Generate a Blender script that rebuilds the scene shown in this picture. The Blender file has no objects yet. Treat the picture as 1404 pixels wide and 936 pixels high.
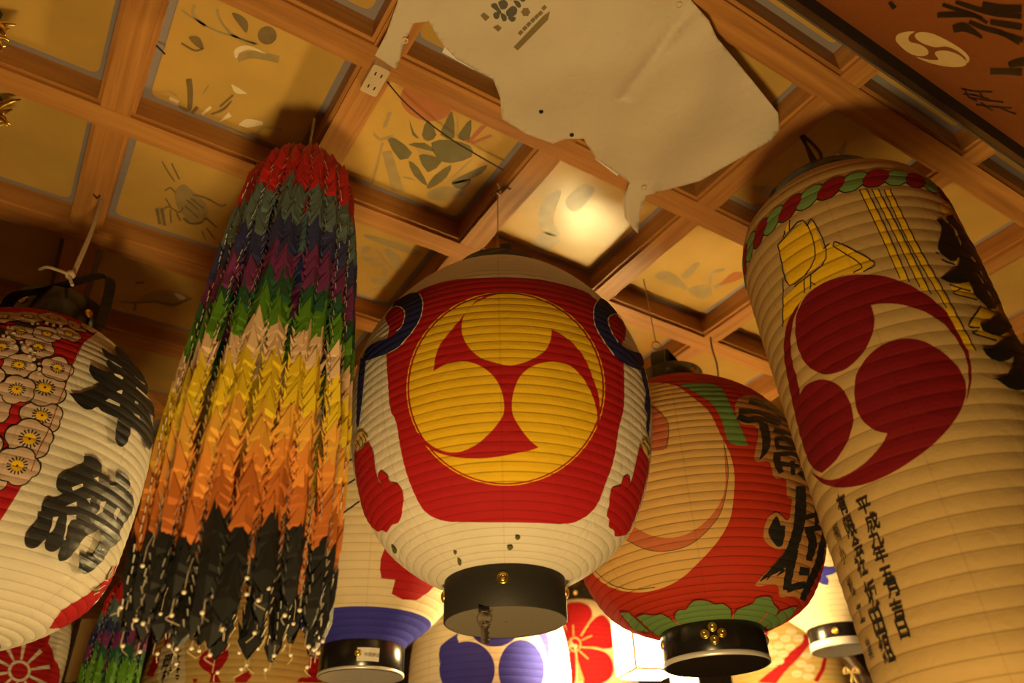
import bpy, bmesh, math, random
import numpy as np
from mathutils import Vector, Matrix
from mathutils.geometry import tessellate_polygon
from bisect import bisect_left, bisect_right
random.seed(7)
SC = bpy.context.scene
COL = SC.collection
# ------------------------------------------------------------------ camera
FPX, PITCH, ROLL = 1076.9, math.radians(34.1), math.radians(-1.822)
CZ, H = 1.5, 1.58
CEIL = CZ + H
CAM = np.array([0., 0., CZ])
_c, _s = math.cos(ROLL), math.sin(ROLL)
_R = np.array([1., 0, 0]); _U = np.array([0, -math.sin(PITCH), math.cos(PITCH)]); _F = np.array([0, math.cos(PITCH), math.sin(PITCH)])
_r = _c * _R + _s * _U; _u = -_s * _R + _c * _U
cd = bpy.data.cameras.new('camera'); cam = bpy.data.objects.new('camera', cd); COL.objects.link(cam)
cd.sensor_width = 36; cd.lens = FPX / 1404 * 36; cd.clip_start = .02
M = Matrix([list(_r) + [0], list(_u) + [0], list(-_F) + [0], [0, 0, 0, 1]]); M = M.to_3x3().transposed().to_4x4()
M.translation = Vector((0, 0, CZ)); cam.matrix_world = M
cd.dof.use_dof = True; cd.dof.focus_distance = 1.75; cd.dof.aperture_fstop = 2.4
SC.camera = cam
# ------------------------------------------------------------------ world and exposure
w = bpy.data.worlds.new('world'); SC.world = w; w.use_nodes = True
w.node_tree.nodes['Background'].inputs[0].default_value = (1, .6, .3, 1)
w.node_tree.nodes['Background'].inputs[1].default_value = .004
SC.view_settings.view_transform = 'Standard'; SC.view_settings.look = 'None'
SC.view_settings.gamma = 1; SC.view_settings.use_curve_mapping = False
SC.view_settings.exposure = 1.8
SC.cycles.use_denoising = True
LAMP_COL, LAMP_WARM = (1., .72, .28), (1., .70, .27)
G_STRENGTH, FRONT_W = 55., 40.
def room_lamp(name, loc, watt, col):
    d = bpy.data.lights.new(name, 'POINT'); d.energy = watt; d.color = col; d.shadow_soft_size = .15
    o = bpy.data.objects.new(name, d); COL.objects.link(o); o.location = loc
# the hall's own lamp on the visitor's side, low down and below the picture: it lights the undersides and fronts of the lanterns
room_lamp('room_lamp_below_offscreen', (-.1, .35, .60), FRONT_W, LAMP_WARM)

# ------------------------------------------------------------------ pixel helpers (photo taken as 1404x936)
def ray(p):
    d = _r * ((p[0] - 702) / FPX) + _u * ((468 - p[1]) / FPX) + _F
    return d / np.linalg.norm(d)
def at_z(p, z):
    d = ray(p); return CAM + d * ((z - CZ) / d[2])
def at_h(p, hd):
    d = ray(p); return CAM + d * (hd / math.hypot(d[0], d[1]))
def at_plane(p, P0, N):
    d = ray(p); return CAM + d * (((P0 - CAM) @ N) / (d @ N))
def zm(ox, oy, k, pts): return [(ox + k * x, oy + k * y) for x, y in pts]

# ------------------------------------------------------------------ object helpers
def thing(name, label, cat, loc=(0, 0, 0), group=None, rot=(0, 0, 0)):
    o = bpy.data.objects.new(name, None); COL.objects.link(o); o.location = loc; o.rotation_euler = rot
    o.empty_display_size = .05; o['label'] = label; o['category'] = cat
    if group: o['group'] = group
    return o
def tag(o, label, cat, group=None):
    o['label'] = label; o['category'] = cat
    if group: o['group'] = group
    return o
def mk(name, verts, faces, mats, parent=None, smooth=False, mi=None, uv=None):
    me = bpy.data.meshes.new(name); me.from_pydata([tuple(map(float, v)) for v in verts], [], faces)
    for m in (mats if isinstance(mats, (list, tuple)) else [mats]): me.materials.append(m)
    if smooth: me.polygons.foreach_set('use_smooth', [True] * len(me.polygons))
    if mi is not None: me.polygons.foreach_set('material_index', mi)
    if uv is not None:
        l = me.uv_layers.new(name='UVMap'); vi = np.empty(len(me.loops), np.int32); me.loops.foreach_get('vertex_index', vi)
        l.data.foreach_set('uv', np.asarray(uv, np.float32)[vi].ravel())
    me.update()
    o = bpy.data.objects.new(name, me); COL.objects.link(o)
    if parent: o.parent = parent
    return o
class MB:
    def __init__(s): s.v = []; s.f = []; s.m = []; s.cur = 0
    def add(s, vs, fs):
        n = len(s.v); s.v += [tuple(v) for v in vs]; s.f += [tuple(i + n for i in f) for f in fs]; s.m += [s.cur] * len(fs)
    def box(s, x0, x1, y0, y1, z0, z1):
        s.add([(x, y, z) for z in (z0, z1) for y in (y0, y1) for x in (x0, x1)],
              [(0, 2, 3, 1), (4, 5, 7, 6), (0, 1, 5, 4), (2, 6, 7, 3), (0, 4, 6, 2), (1, 3, 7, 5)])
    def tube(s, pts, rad, n=6, caps=True):
        pts = [np.array(p, float) for p in pts]; k = len(pts); rr = rad if hasattr(rad, '__len__') else [rad] * k
        ring = []; prev = None
        for i, p in enumerate(pts):
            t = pts[min(i + 1, k - 1)] - pts[max(i - 1, 0)]; t = t / (np.linalg.norm(t) + 1e-12)
            if prev is None: a = np.cross(t, (0, 0, 1) if abs(t[2]) < .9 else (1, 0, 0))
            else: a = prev - t * (prev @ t)
            a /= np.linalg.norm(a); prev = a; b = np.cross(t, a)
            ring += [p + rr[i] * (math.cos(2 * math.pi * j / n) * a + math.sin(2 * math.pi * j / n) * b) for j in range(n)]
        fs = [(i * n + j, i * n + (j + 1) % n, (i + 1) * n + (j + 1) % n, (i + 1) * n + j) for i in range(k - 1) for j in range(n)]
        if caps: fs += [tuple(range(n))[::-1], tuple((k - 1) * n + j for j in range(n))]
        s.add(ring, fs)
    def strap(s, pts, wdir, width, th):
        wdir = np.array(wdir, float); wdir /= np.linalg.norm(wdir); pts = [np.array(p, float) for p in pts]; k = len(pts); vs = []
        for i, p in enumerate(pts):
            t = pts[min(i + 1, k - 1)] - pts[max(i - 1, 0)]; t /= np.linalg.norm(t); nn = np.cross(t, wdir); nn /= np.linalg.norm(nn)
            vs += [p + a * wdir * width / 2 + b * nn * th / 2 for a, b in ((-1, -1), (1, -1), (1, 1), (-1, 1))]
        fs = [(i * 4 + j, i * 4 + (j + 1) % 4, i * 4 + 4 + (j + 1) % 4, i * 4 + 4 + j) for i in range(k - 1) for j in range(4)]
        fs += [(3, 2, 1, 0), tuple(4 * (k - 1) + j for j in range(4))]; s.add(vs, fs)
    def lathe(s, prof, n=48, c=(0, 0, 0), axis=None):
        vs = []; k = len(prof)
        if axis is None: A, B, Z = np.array((1., 0, 0)), np.array((0, 1., 0)), np.array((0, 0, 1.))
        else:
            Z = np.array(axis, float); Z /= np.linalg.norm(Z); A = np.cross(Z, (0, 0, 1) if abs(Z[2]) < .9 else (1, 0, 0)); A /= np.linalg.norm(A); B = np.cross(Z, A)
        c = np.array(c, float)
        for r, z in prof: vs += [c + r * math.cos(2 * math.pi * j / n) * A + r * math.sin(2 * math.pi * j / n) * B + z * Z for j in range(n)]
        s.add(vs, [(i * n + j, i * n + (j + 1) % n, (i + 1) * n + (j + 1) % n, (i + 1) * n + j) for i in range(k - 1) for j in range(n)])
    def build(s, name, mats, parent=None, smooth=False): return mk(name, s.v, s.f, mats, parent, smooth, s.m)
def bend(pts, n=8):
    """Catmull-Rom through points"""
    P = [np.array(p, float) for p in pts]; P = [2 * P[0] - P[1]] + P + [2 * P[-1] - P[-2]]; out = []
    for i in range(1, len(P) - 2):
        for j in range(n):
            t = j / n; a, b, c, d = P[i - 1:i + 3]
            out.append(.5 * (2 * b + (c - a) * t + (2 * a - 5 * b + 4 * c - d) * t * t + (3 * b - a - 3 * c + d) * t ** 3))
    out.append(P[-2]); return out

# ------------------------------------------------------------------ materials
def nodes(name):
    m = bpy.data.materials.new(name); m.use_nodes = True; nt = m.node_tree
    return m, nt, nt.nodes['Principled BSDF'], nt.nodes, nt.links
def N(nt, t, **kw):
    n = nt.nodes.new(t)
    for k, v in kw.items():
        if k.startswith('i_'): n.inputs[k[2:].replace('_', ' ')].default_value = v
        else: setattr(n, k, v)
    return n
def rgb(h):
    return tuple(h) + (1,) if len(h) == 3 else tuple(h)
def plain(name, col, rough=.5, metal=0, spec=.5, var=.12, scale=30., bump=0., emit=None, es=0):
    m, nt, p, nn, L = nodes(name); tc = N(nt, 'ShaderNodeTexCoord'); nz = N(nt, 'ShaderNodeTexNoise', i_Scale=scale, i_Detail=4.)
    L.new(tc.outputs['Object'], nz.inputs['Vector'])
    mx = N(nt, 'ShaderNodeMix', data_type='RGBA'); mx.inputs['A'].default_value = rgb([c * (1 - var) for c in col]); mx.inputs['B'].default_value = rgb([min(1, c * (1 + var)) for c in col])
    L.new(nz.outputs['Fac'], mx.inputs['Factor']); L.new(mx.outputs['Result'], p.inputs['Base Color'])
    p.inputs['Roughness'].default_value = rough; p.inputs['Metallic'].default_value = metal; p.inputs['Specular IOR Level'].default_value = spec
    if bump:
        b = N(nt, 'ShaderNodeBump', i_Strength=bump, i_Distance=.002); L.new(nz.outputs['Fac'], b.inputs['Height']); L.new(b.outputs[0], p.inputs['Normal'])
    if emit: p.inputs['Emission Color'].default_value = rgb(emit); p.inputs['Emission Strength'].default_value = es
    return m
def paper(name, col, rough=.75, transl=.22, rib=.75, seam=.85, mottle=.12, wr=.6, spec=.2, ribw=.07):
    """painted lantern paper: UV.x = turns, UV.y = rib count"""
    m, nt, p, nn, L = nodes(name)
    uv = N(nt, 'ShaderNodeUVMap'); sx = N(nt, 'ShaderNodeSeparateXYZ'); L.new(uv.outputs[0], sx.inputs[0])
    def edge(sock, mul, w):
        a = N(nt, 'ShaderNodeMath', operation='MULTIPLY'); L.new(sock, a.inputs[0]); a.inputs[1].default_value = mul
        f = N(nt, 'ShaderNodeMath', operation='FRACT'); L.new(a.outputs[0], f.inputs[0])
        s = N(nt, 'ShaderNodeMath', operation='SUBTRACT'); L.new(f.outputs[0], s.inputs[0]); s.inputs[1].default_value = .5
        b = N(nt, 'ShaderNodeMath', operation='ABSOLUTE'); L.new(s.outputs[0], b.inputs[0])
        r = N(nt, 'ShaderNodeMapRange'); L.new(b.outputs[0], r.inputs['Value']); r.inputs['From Min'].default_value = .5 - w; r.inputs['From Max'].default_value = .5
        return r.outputs[0]
    e1 = edge(sx.outputs[1], 1., ribw); e2 = edge(sx.outputs[0], 8., .012)
    tc = N(nt, 'ShaderNodeTexCoord'); n1 = N(nt, 'ShaderNodeTexNoise', i_Scale=9., i_Detail=5., i_Roughness=.6); L.new(tc.outputs['Object'], n1.inputs['Vector'])
    mx = N(nt, 'ShaderNodeMix', data_type='RGBA'); mx.inputs['A'].default_value = rgb([c * (1 - mottle * 1.3) for c in col]); mx.inputs['B'].default_value = rgb([min(1, c * (1 + mottle * .7)) for c in col])
    L.new(n1.outputs['Fac'], mx.inputs['Factor'])
    m2 = N(nt, 'ShaderNodeMix', data_type='RGBA', blend_type='MULTIPLY'); L.new(e1, m2.inputs['Factor']); L.new(mx.outputs['Result'], m2.inputs['A']); m2.inputs['B'].default_value = (rib, rib * .93, rib * .85, 1)
    m3 = N(nt, 'ShaderNodeMix', data_type='RGBA', blend_type='MULTIPLY'); L.new(e2, m3.inputs['Factor']); L.new(m2.outputs['Result'], m3.inputs['A']); m3.inputs['B'].default_value = (seam, seam, seam, 1)
    n2 = N(nt, 'ShaderNodeTexNoise', i_Scale=26., i_Detail=6., i_Roughness=.62, i_Distortion=.8); L.new(tc.outputs['Object'], n2.inputs['Vector'])
    b = N(nt, 'ShaderNodeBump', i_Strength=wr, i_Distance=.004); L.new(n2.outputs['Fac'], b.inputs['Height'])
    L.new(m3.outputs['Result'], p.inputs['Base Color']); p.inputs['Roughness'].default_value = rough; p.inputs['Specular IOR Level'].default_value = spec; L.new(b.outputs[0], p.inputs['Normal'])
    tr = N(nt, 'ShaderNodeBsdfTranslucent'); L.new(m3.outputs['Result'], tr.inputs['Color']); L.new(b.outputs[0], tr.inputs['Normal'])
    ms = N(nt, 'ShaderNodeMixShader'); ms.inputs[0].default_value = transl; L.new(p.outputs[0], ms.inputs[1]); L.new(tr.outputs[0], ms.inputs[2])
    L.new(ms.outputs[0], nn['Material Output'].inputs['Surface']); return m
def wood(name, c1, c2, rough=.45, scale=1., spec=.4, axis='X'):
    m, nt, p, nn, L = nodes(name); tc = N(nt, 'ShaderNodeTexCoord'); mp = N(nt, 'ShaderNodeMapping')
    mp.inputs['Scale'].default_value = {'X': (1.2 * scale, 26 * scale, 26 * scale), 'Z': (26 * scale, 26 * scale, 1.2 * scale)}[axis]
    oi = N(nt, 'ShaderNodeObjectInfo'); ad = N(nt, 'ShaderNodeVectorMath', operation='ADD'); L.new(tc.outputs['Object'], ad.inputs[0])
    cm = N(nt, 'ShaderNodeCombineXYZ'); mu = N(nt, 'ShaderNodeMath', operation='MULTIPLY'); mu.inputs[1].default_value = 17.; L.new(oi.outputs['Random'], mu.inputs[0]); L.new(mu.outputs[0], cm.inputs[0]); L.new(mu.outputs[0], cm.inputs[1]); L.new(cm.outputs[0], ad.inputs[1])
    L.new(ad.outputs[0], mp.inputs['Vector'])
    n1 = N(nt, 'ShaderNodeTexNoise', i_Scale=1.5, i_Detail=7., i_Roughness=.65, i_Distortion=.4); L.new(mp.outputs[0], n1.inputs['Vector'])
    cr = N(nt, 'ShaderNodeValToRGB'); cr.color_ramp.elements[0].color = rgb(c2); cr.color_ramp.elements[1].color = rgb(c1); cr.color_ramp.elements[0].position = .3; cr.color_ramp.elements[1].position = .65
    L.new(n1.outputs['Fac'], cr.inputs[0]); L.new(cr.outputs[0], p.inputs['Base Color'])
    b = N(nt, 'ShaderNodeBump', i_Strength=.25, i_Distance=.002); L.new(n1.outputs['Fac'], b.inputs['Height']); L.new(b.outputs[0], p.inputs['Normal'])
    p.inputs['Roughness'].default_value = rough; p.inputs['Specular IOR Level'].default_value = spec; return m
MT = {}
MT['beam'] = wood('ceiling_beam_wood', (.54, .25, .065), (.32, .125, .030))
MT['dark'] = wood('dark_wood', (.07, .035, .015), (.03, .015, .007), rough=.5)
MT['darkz'] = wood('dark_wood_upright', (.07, .035, .015), (.03, .015, .007), rough=.5, axis='Z')
MT['floor'] = wood('floor_wood', (.22, .12, .05), (.12, .06, .025))
MT['mat'] = plain('panel_backing', (.26, .23, .24), rough=.3, var=.1, scale=6)
MT['sheet'] = plain('painting_sheet', (.54, .34, .085), rough=.26, spec=.55, var=.2, scale=7)
MT['black'] = plain('black_lacquer', (.012, .010, .009), rough=.22, spec=.5)
MT['blackm'] = plain('matt_black_card', (.022, .019, .016), rough=.6, spec=.3, bump=.2, scale=200)
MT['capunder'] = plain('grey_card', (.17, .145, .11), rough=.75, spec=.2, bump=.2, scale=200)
MT['white_tin'] = plain('white_tin', (.75, .74, .72), rough=.35, metal=.3)
MT['gold'] = plain('brass_gilt', (.95, .60, .14), rough=.28, metal=1, var=.2, scale=60, bump=.4)
MT['wire'] = plain('steel_wire', (.35, .28, .2), rough=.4, metal=.8)
MT['steel'] = plain('bright_steel', (.75, .72, .68), rough=.25, metal=1)
MT['rope'] = plain('cotton_rope', (.55, .42, .28), rough=.9, var=.3, scale=90)
MT['cord'] = plain('dark_cord', (.05, .03, .02), rough=.8)
MT['ink'] = paper('ink_black', (.012, .011, .012), transl=.02, rough=.5, rib=.8, spec=.3)
MT['inkgloss'] = paper('ink_black_gloss', (.02, .019, .019), transl=.03, rough=.38, rib=.7, spec=.5, wr=.8)
MT['white'] = paper('white_lantern_paper', (.80, .73, .60), rib=.62, wr=.9)
MT['cream'] = paper('cream_lantern_paper', (.80, .69, .47), rib=.66)
MT['tan'] = paper('tan_lantern_paper', (.56, .37, .145), rib=.55, wr=.5)
MT['red'] = paper('red_paint', (.42, .010, .014), transl=.12, rib=.55)
MT['crimson'] = paper('crimson_paint', (.17, .004, .007), transl=.08, rib=.7)
MT['orangered'] = paper('orange_red_paint', (.50, .035, .014), transl=.16, rib=.38, ribw=.09)
MT['yellow'] = paper('yellow_paint', (.82, .50, .015), transl=.12, rib=.45, ribw=.10)
MT['moon'] = paper('moon_tan_paint', (.78, .48, .16), transl=.2, rib=.40, ribw=.09)
MT['salmon'] = paper('salmon_paint', (.60, .17, .07), transl=.18, rib=.5)
MT['blue'] = paper('blue_paint', (.045, .045, .42), transl=.12, rib=.6)
MT['navy'] = paper('navy_paint', (.020, .022, .12), transl=.08, rib=.6)
MT['green'] = paper('green_paint', (.17, .30, .09), transl=.16, rib=.5)
MT['olive'] = paper('olive_paint', (.10, .10, .03), transl=.1, rib=.5)
MT['pink'] = paper('blossom_paint', (.66, .47, .36), transl=.15, rib=.75, mottle=.35)
MT['buff'] = paper('buff_paint', (.66, .46, .16), transl=.15, rib=.6)
MT['darkred'] = paper('dark_red_paint', (.22, .006, .010), transl=.08, rib=.6)
MT['cloth'] = paper('thin_white_cloth', (.84, .74, .58), transl=.3, rib=1, seam=1, wr=.7, mottle=.08)
MT['print'] = plain('grey_print', (.10, .095, .075), rough=.8)
MT['printo'] = plain('olive_print', (.22, .16, .06), rough=.8)
MT['plaque'] = plain('brown_plaque_lacquer', (.30, .090, .019), rough=.45, var=.2, scale=90)
MT['plcream'] = plain('plaque_cream_paint', (.85, .62, .28), rough=.5)
MT['plblack'] = plain('plaque_black_ink', (.012, .008, .006), rough=.4)
MT['plastic'] = plain('ivory_plastic', (.66, .52, .34), rough=.4)
MT['label'] = plain('white_sticker', (.8, .78, .72), rough=.5)
MT['glow'] = plain('lit_lamp_glass', (.9, .85, .75), rough=.4, emit=LAMP_COL, es=G_STRENGTH)
MT['glow3'] = plain('lit_small_lamp', (.9, .85, .75), rough=.6, emit=LAMP_COL, es=8.)
MT['p_dk'] = plain('painting_dark_ink', (.20, .14, .06), rough=.35, var=.4, scale=25)
MT['p_md'] = plain('painting_soft_ink', (.36, .26, .11), rough=.3, var=.3, scale=25)
MT['p_lt'] = plain('painting_pale', (.74, .62, .42), rough=.3)
MT['p_gn'] = plain('painting_green', (.15, .125, .055), rough=.3, var=.3, scale=20)
MT['p_or'] = plain('painting_orange', (.42, .15, .05), rough=.3)

# ------------------------------------------------------------------ glyphs
_gc = {}
def glyph(ch, bold=.02):
    k = (ch, bold)
    if k in _gc: return _gc[k]
    cu = bpy.data.curves.new('g', 'FONT'); cu.body = ch; cu.size = 1; cu.offset = bold; cu.resolution_u = 3
    o = bpy.data.objects.new('g', cu); COL.objects.link(o); bpy.context.view_layer.update()
    me = o.evaluated_get(bpy.context.evaluated_depsgraph_get()).to_mesh()
    me.calc_loop_triangles(); V = np.array([v.co[:2] for v in me.vertices]) if len(me.vertices) else np.zeros((0, 2))
    T = [tuple(t.vertices) for t in me.loop_triangles]
    if len(V):
        mn, mxx = V.min(0), V.max(0); V = (V - (mn + mxx) / 2) / max(mxx - mn)
    bpy.data.objects.remove(o); bpy.data.curves.remove(cu)
    _gc[k] = [[tuple(V[i]) for i in t] for t in T]; return _gc[k]

# ------------------------------------------------------------------ flat shapes
def dens(loop, d=5.):
    out = []
    for (x0, y0), (x1, y1) in zip(loop, loop[1:] + loop[:1]):
        n = max(1, int(math.hypot(x1 - x0, y1 - y0) / d)); out += [(x0 + (x1 - x0) * i / n, y0 + (y1 - y0) * i / n) for i in range(n)]
    return out
def smooth_loop(loop, n=4):
    P = [np.array(p, float) for p in loop]; k = len(P); out = []
    for i in range(k):
        a, b, c, d = P[i - 1], P[i], P[(i + 1) % k], P[(i + 2) % k]
        for j in range(n):
            t = j / n; q = .5 * (2 * b + (c - a) * t + (2 * a - 5 * b + 4 * c - d) * t * t + (3 * b - a - 3 * c + d) * t ** 3); out.append((q[0], q[1]))
    return out
def auto(loop, n=3):
    P = [np.array(p, float) for p in loop]; k = len(P); T = []
    for i in range(k):
        u, v = P[i] - P[i - 1], P[(i + 1) % k] - P[i]; lu, lv = np.linalg.norm(u) + 1e-9, np.linalg.norm(v) + 1e-9
        c = (u @ v) / lu / lv; t = u / lu + v / lv; T.append(np.zeros(2) if c < .35 else t / (np.linalg.norm(t) + 1e-9))
    out = []
    for i in range(k):
        a, b = P[i], P[(i + 1) % k]; L_ = np.linalg.norm(b - a) * .9; ta, tb = T[i] * L_, T[(i + 1) % k] * L_
        for j in range(n):
            t = j / n; q = (2 * t ** 3 - 3 * t * t + 1) * a + (t ** 3 - 2 * t * t + t) * ta + (-2 * t ** 3 + 3 * t * t) * b + (t ** 3 - t * t) * tb; out.append((q[0], q[1]))
    return out
def stroke(pts, wd, n=4):
    """open brush line -> closed outline; wd a number or one per point"""
    ws = list(wd) if hasattr(wd, '__len__') else [wd] * len(pts)
    P = bend([(x, y, ww) for (x, y), ww in zip(pts, ws)], n) if len(pts) > 2 else [np.array((x, y, ww), float) for (x, y), ww in zip(pts, ws)]
    l, r = [], []
    for i, p in enumerate(P):
        t = P[min(i + 1, len(P) - 1)][:2] - P[max(i - 1, 0)][:2]; t = t / (np.linalg.norm(t) + 1e-9); nn = np.array((-t[1], t[0])) * max(p[2], .05) / 2
        l.append(tuple(p[:2] + nn)); r.append(tuple(p[:2] - nn))
    return l + r[::-1]
def ell(cx, cy, rx, ry, n=48, rot=0):
    c, s = math.cos(rot), math.sin(rot)
    return [(cx + rx * math.cos(2 * math.pi * i / n) * c - ry * math.sin(2 * math.pi * i / n) * s, cy + rx * math.cos(2 * math.pi * i / n) * s + ry * math.sin(2 * math.pi * i / n) * c) for i in range(n)]
def tris(loops):
    vs = [p for l in loops for p in l]
    return [[vs[i] for i in t] for t in tessellate_polygon([[Vector((x, y, 0)) for x, y in l] for l in loops])]
def split(polys, ax, cuts):
    out = []
    for P in polys:
        c = [p[ax] for p in P]; lo, hi = min(c), max(c); a, b = bisect_right(cuts, lo + 1e-9), bisect_left(cuts, hi - 1e-9); rest = P
        for k in cuts[a:b]:
            L_, R_ = [], []; n = len(rest)
            for i in range(n):
                p, q = rest[i], rest[(i + 1) % n]; dp, dq = p[ax] - k, q[ax] - k
                if dp <= 1e-12: L_.append(p)
                if dp >= -1e-12: R_.append(p)
                if dp * dq < -1e-22:
                    t = dp / (dp - dq); x = tuple(p[j] + (q[j] - p[j]) * t for j in (0, 1)); x = (k, x[1]) if ax == 0 else (x[0], k); L_.append(x); R_.append(x)
            if len(L_) > 2: out.append(L_)
            rest = R_
            if len(rest) < 3: break
        if len(rest) > 2: out.append(rest)
    return out

# ------------------------------------------------------------------ lantern
class Lantern:
    def __init__(s, name, label, axis, prof, ribs, mat, tilt=(0, 0, 0), cols=96, amp=.0028, group=None):
        """prof: (world z, radius) from top to bottom"""
        zb = prof[-1][0]; s.root = thing(name, label, 'lantern', (axis[0], axis[1], zb), group or 'hanging paper lanterns', tilt)
        s.inv = np.array((Matrix.Translation((axis[0], axis[1], zb)) @ __import__('mathutils').Euler(tilt).to_matrix().to_4x4()).inverted())
        P = np.array(bend([(z - zb, r, 0) for z, r in prof], 12))[:, :2]; s.z, s.r = P[:, 0], np.maximum(P[:, 1], .01)
        s.z = np.minimum.accumulate(s.z - np.arange(len(s.z)) * 1e-7)
        s.s = np.concatenate([[0], np.cumsum(np.hypot(np.diff(s.z), np.diff(s.r)))]); s.S = s.s[-1]; s.ds = s.S / ribs; s.amp = amp
        s.phi0 = math.atan2(-axis[1], -axis[0]); s.cols = cols; s.ribs = ribs
        s.rows = sorted({round((k + f) * s.ds, 7) for k in range(ribs) for f in (0, .13, .5, .87)} | {round(s.S, 7)})
        s.colc = [2 * math.pi * (i / cols - .5) for i in range(cols + 1)]
        th = np.array(s.colc[:-1]); V = []; UV = []
        for q in s.rows: V += list(s.pt(th, np.full(cols, q))); UV += [(t / 2 / math.pi + .5, q / s.ds) for t in th]
        n = cols; F = [(i * n + j, (i + 1) * n + j, (i + 1) * n + (j + 1) % n, i * n + (j + 1) % n) for i in range(len(s.rows) - 1) for j in range(n)]
        s.shade = mk('paper_shade', V, F, mat, s.root, True, uv=UV)
        # seam column of the UV: fix wrap
        uvl = s.shade.data.uv_layers[0].data
        for f in s.shade.data.polygons:
            us = [uvl[l].uv[0] for l in f.loop_indices]
            if max(us) - min(us) > .5:
                for l in f.loop_indices:
                    if uvl[l].uv[0] < .5: uvl[l].uv[0] += 1
        s.top, s.bot = s.z[0], 0.; s.layer = 0
    def pt(s, th, q, off=0.):
        r = np.interp(q, s.s, s.r); z = np.interp(q, s.s, s.z); e = 1e-3
        dr = np.interp(q + e, s.s, s.r) - np.interp(q - e, s.s, s.r); dz = np.interp(q + e, s.s, s.z) - np.interp(q - e, s.s, s.z)
        l = np.hypot(dr, dz) + 1e-12; nr, nz = -dz / l, dr / l
        f = np.mod(q / s.ds, 1.); b = s.amp * np.interp(f, (0, .13, .5, .87, 1), (0, .55, 1, .55, 0)) + off
        r = r + nr * b; z = z + nz * b; a = s.phi0 + th
        return np.stack([r * np.cos(a), r * np.sin(a), z], -1)
    def hit(s, p):
        d = s.inv[:3, :3] @ ray(p); o = s.inv[:3, :3] @ CAM + s.inv[:3, 3]
        t = np.linspace(.6, 7, 900); X = o + d * t[:, None]
        g = lambda X: np.hypot(X[..., 0], X[..., 1]) - np.interp(X[..., 2], s.z[::-1], s.r[::-1]) - s.amp * .8 + np.maximum(0, X[..., 2] - s.top) * 3 + np.maximum(0, -X[..., 2]) * 3
        v = g(X); i = np.argmax(v <= 0)
        if v[i] <= 0 and i > 0:
            a, b = t[i - 1], t[i]
            for _ in range(24):
                m = (a + b) / 2
                if g(o + d * m) > 0: a = m
                else: b = m
            x = o + d * b
        else: x = o + d * t[np.argmin(v)]
        th = (math.atan2(x[1], x[0]) - s.phi0 + math.pi) % (2 * math.pi) - math.pi
        return th, float(np.interp(np.clip(x[2], 0, s.top), s.z[::-1], s.s[::-1]))
    def emit(s, name, polys, mat, layer=None):
        """polys: convex pieces in (theta, s)"""
        if layer is None: s.layer += 1; layer = s.layer
        polys = split(split(polys, 1, s.rows), 0, s.colc); V = []; idx = {}; F = []
        for P in polys:
            a = sum(P[i][0] * P[(i + 1) % len(P)][1] - P[(i + 1) % len(P)][0] * P[i][1] for i in range(len(P)))
            if abs(a) < 1e-12: continue
            if a > 0: P = P[::-1]
            f = []
            for th, q in P:
                k = (round(th, 6), round(q, 7))
                if k not in idx: idx[k] = len(V); V.append((th, q))
                if not f or idx[k] != f[-1]: f.append(idx[k])
            if len(f) > 2 and f[0] == f[-1]: f.pop()
            if len(set(f)) == len(f) and len(f) > 2: F.append(tuple(f))
        A = np.array(V); X = s.pt(A[:, 0], A[:, 1], .00035 * layer)
        return mk(name, X, F, mat, s.root, True, uv=[(a / 2 / math.pi + .5, b / s.ds) for a, b in V])
    def paint(s, name, loops, mat, layer=None, d=5., sm=False, each=False, raw=False):
        if each:
            if layer is None: s.layer += 1; layer = s.layer
            return [s.paint(name, [l], mat, layer, d, sm, False, raw) for l in loops]
        """loops: closed pixel outlines; each may be a list [outer, hole, ...]"""
        polys = []
        for l in loops:
            g = l if isinstance(l[0][0], (tuple, list)) else [l]
            g = [[s.hit(p) for p in dens(auto(list(q)) if 5 < len(q) < 90 and not raw else list(q), d)] for q in g]
            polys += [[(x / s.r.max(), y) for x, y in t] for t in tris([[(x * s.r.max(), y) for x, y in q] for q in g])]
        return s.emit(name, polys, mat, layer)
    def paramloops(s, name, loops, mat, layer=None):
        """loops in metres about (theta0, s0): items (th0, s0, loop[(x right, y up)])"""
        polys = []
        for th0, s0, lp in loops:
            q = []
            for x, y in lp:
                ss = min(max(s0 - y, .0005), s.S - .0005); rr = float(np.interp(s0, s.s, s.r)); q.append((th0 + x / rr, ss))
            polys += [[(x / s.r.max(), y) for x, y in t] for t in tris([[(x * s.r.max(), y) for x, y in q]])]
        return s.emit(name, polys, mat, layer)
    def band(s, name, s0, s1, mat, layer=None, t0=-math.pi, t1=math.pi):
        return s.emit(name, [[(t0, s0), (t1, s0), (t1, s1), (t0, s1)]], mat, layer)
    def text(s, name, items, mat, layer=None):
        """items: (char, pixel centre, height m, width factor, bold); one part per character"""
        if layer is None: s.layer += 1; layer = s.layer
        for ch, p, h, wf, bold in items:
            th0, s0 = s.hit(p); rr = float(np.interp(s0, s.s, s.r))
            s.emit(name, [[(th0 + x * h * wf / rr, s0 - y * h) for x, y in t] for t in glyph(ch, bold)], mat, layer)
    # hardware ------------------------------------------------------
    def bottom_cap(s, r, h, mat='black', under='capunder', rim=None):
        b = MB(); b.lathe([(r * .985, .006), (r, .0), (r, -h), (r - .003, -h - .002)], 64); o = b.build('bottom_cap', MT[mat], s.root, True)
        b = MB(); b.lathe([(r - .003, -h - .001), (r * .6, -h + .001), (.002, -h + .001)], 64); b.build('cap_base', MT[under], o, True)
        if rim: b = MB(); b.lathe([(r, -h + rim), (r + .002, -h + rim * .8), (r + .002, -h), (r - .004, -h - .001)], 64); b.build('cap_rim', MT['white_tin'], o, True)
        return o
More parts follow.
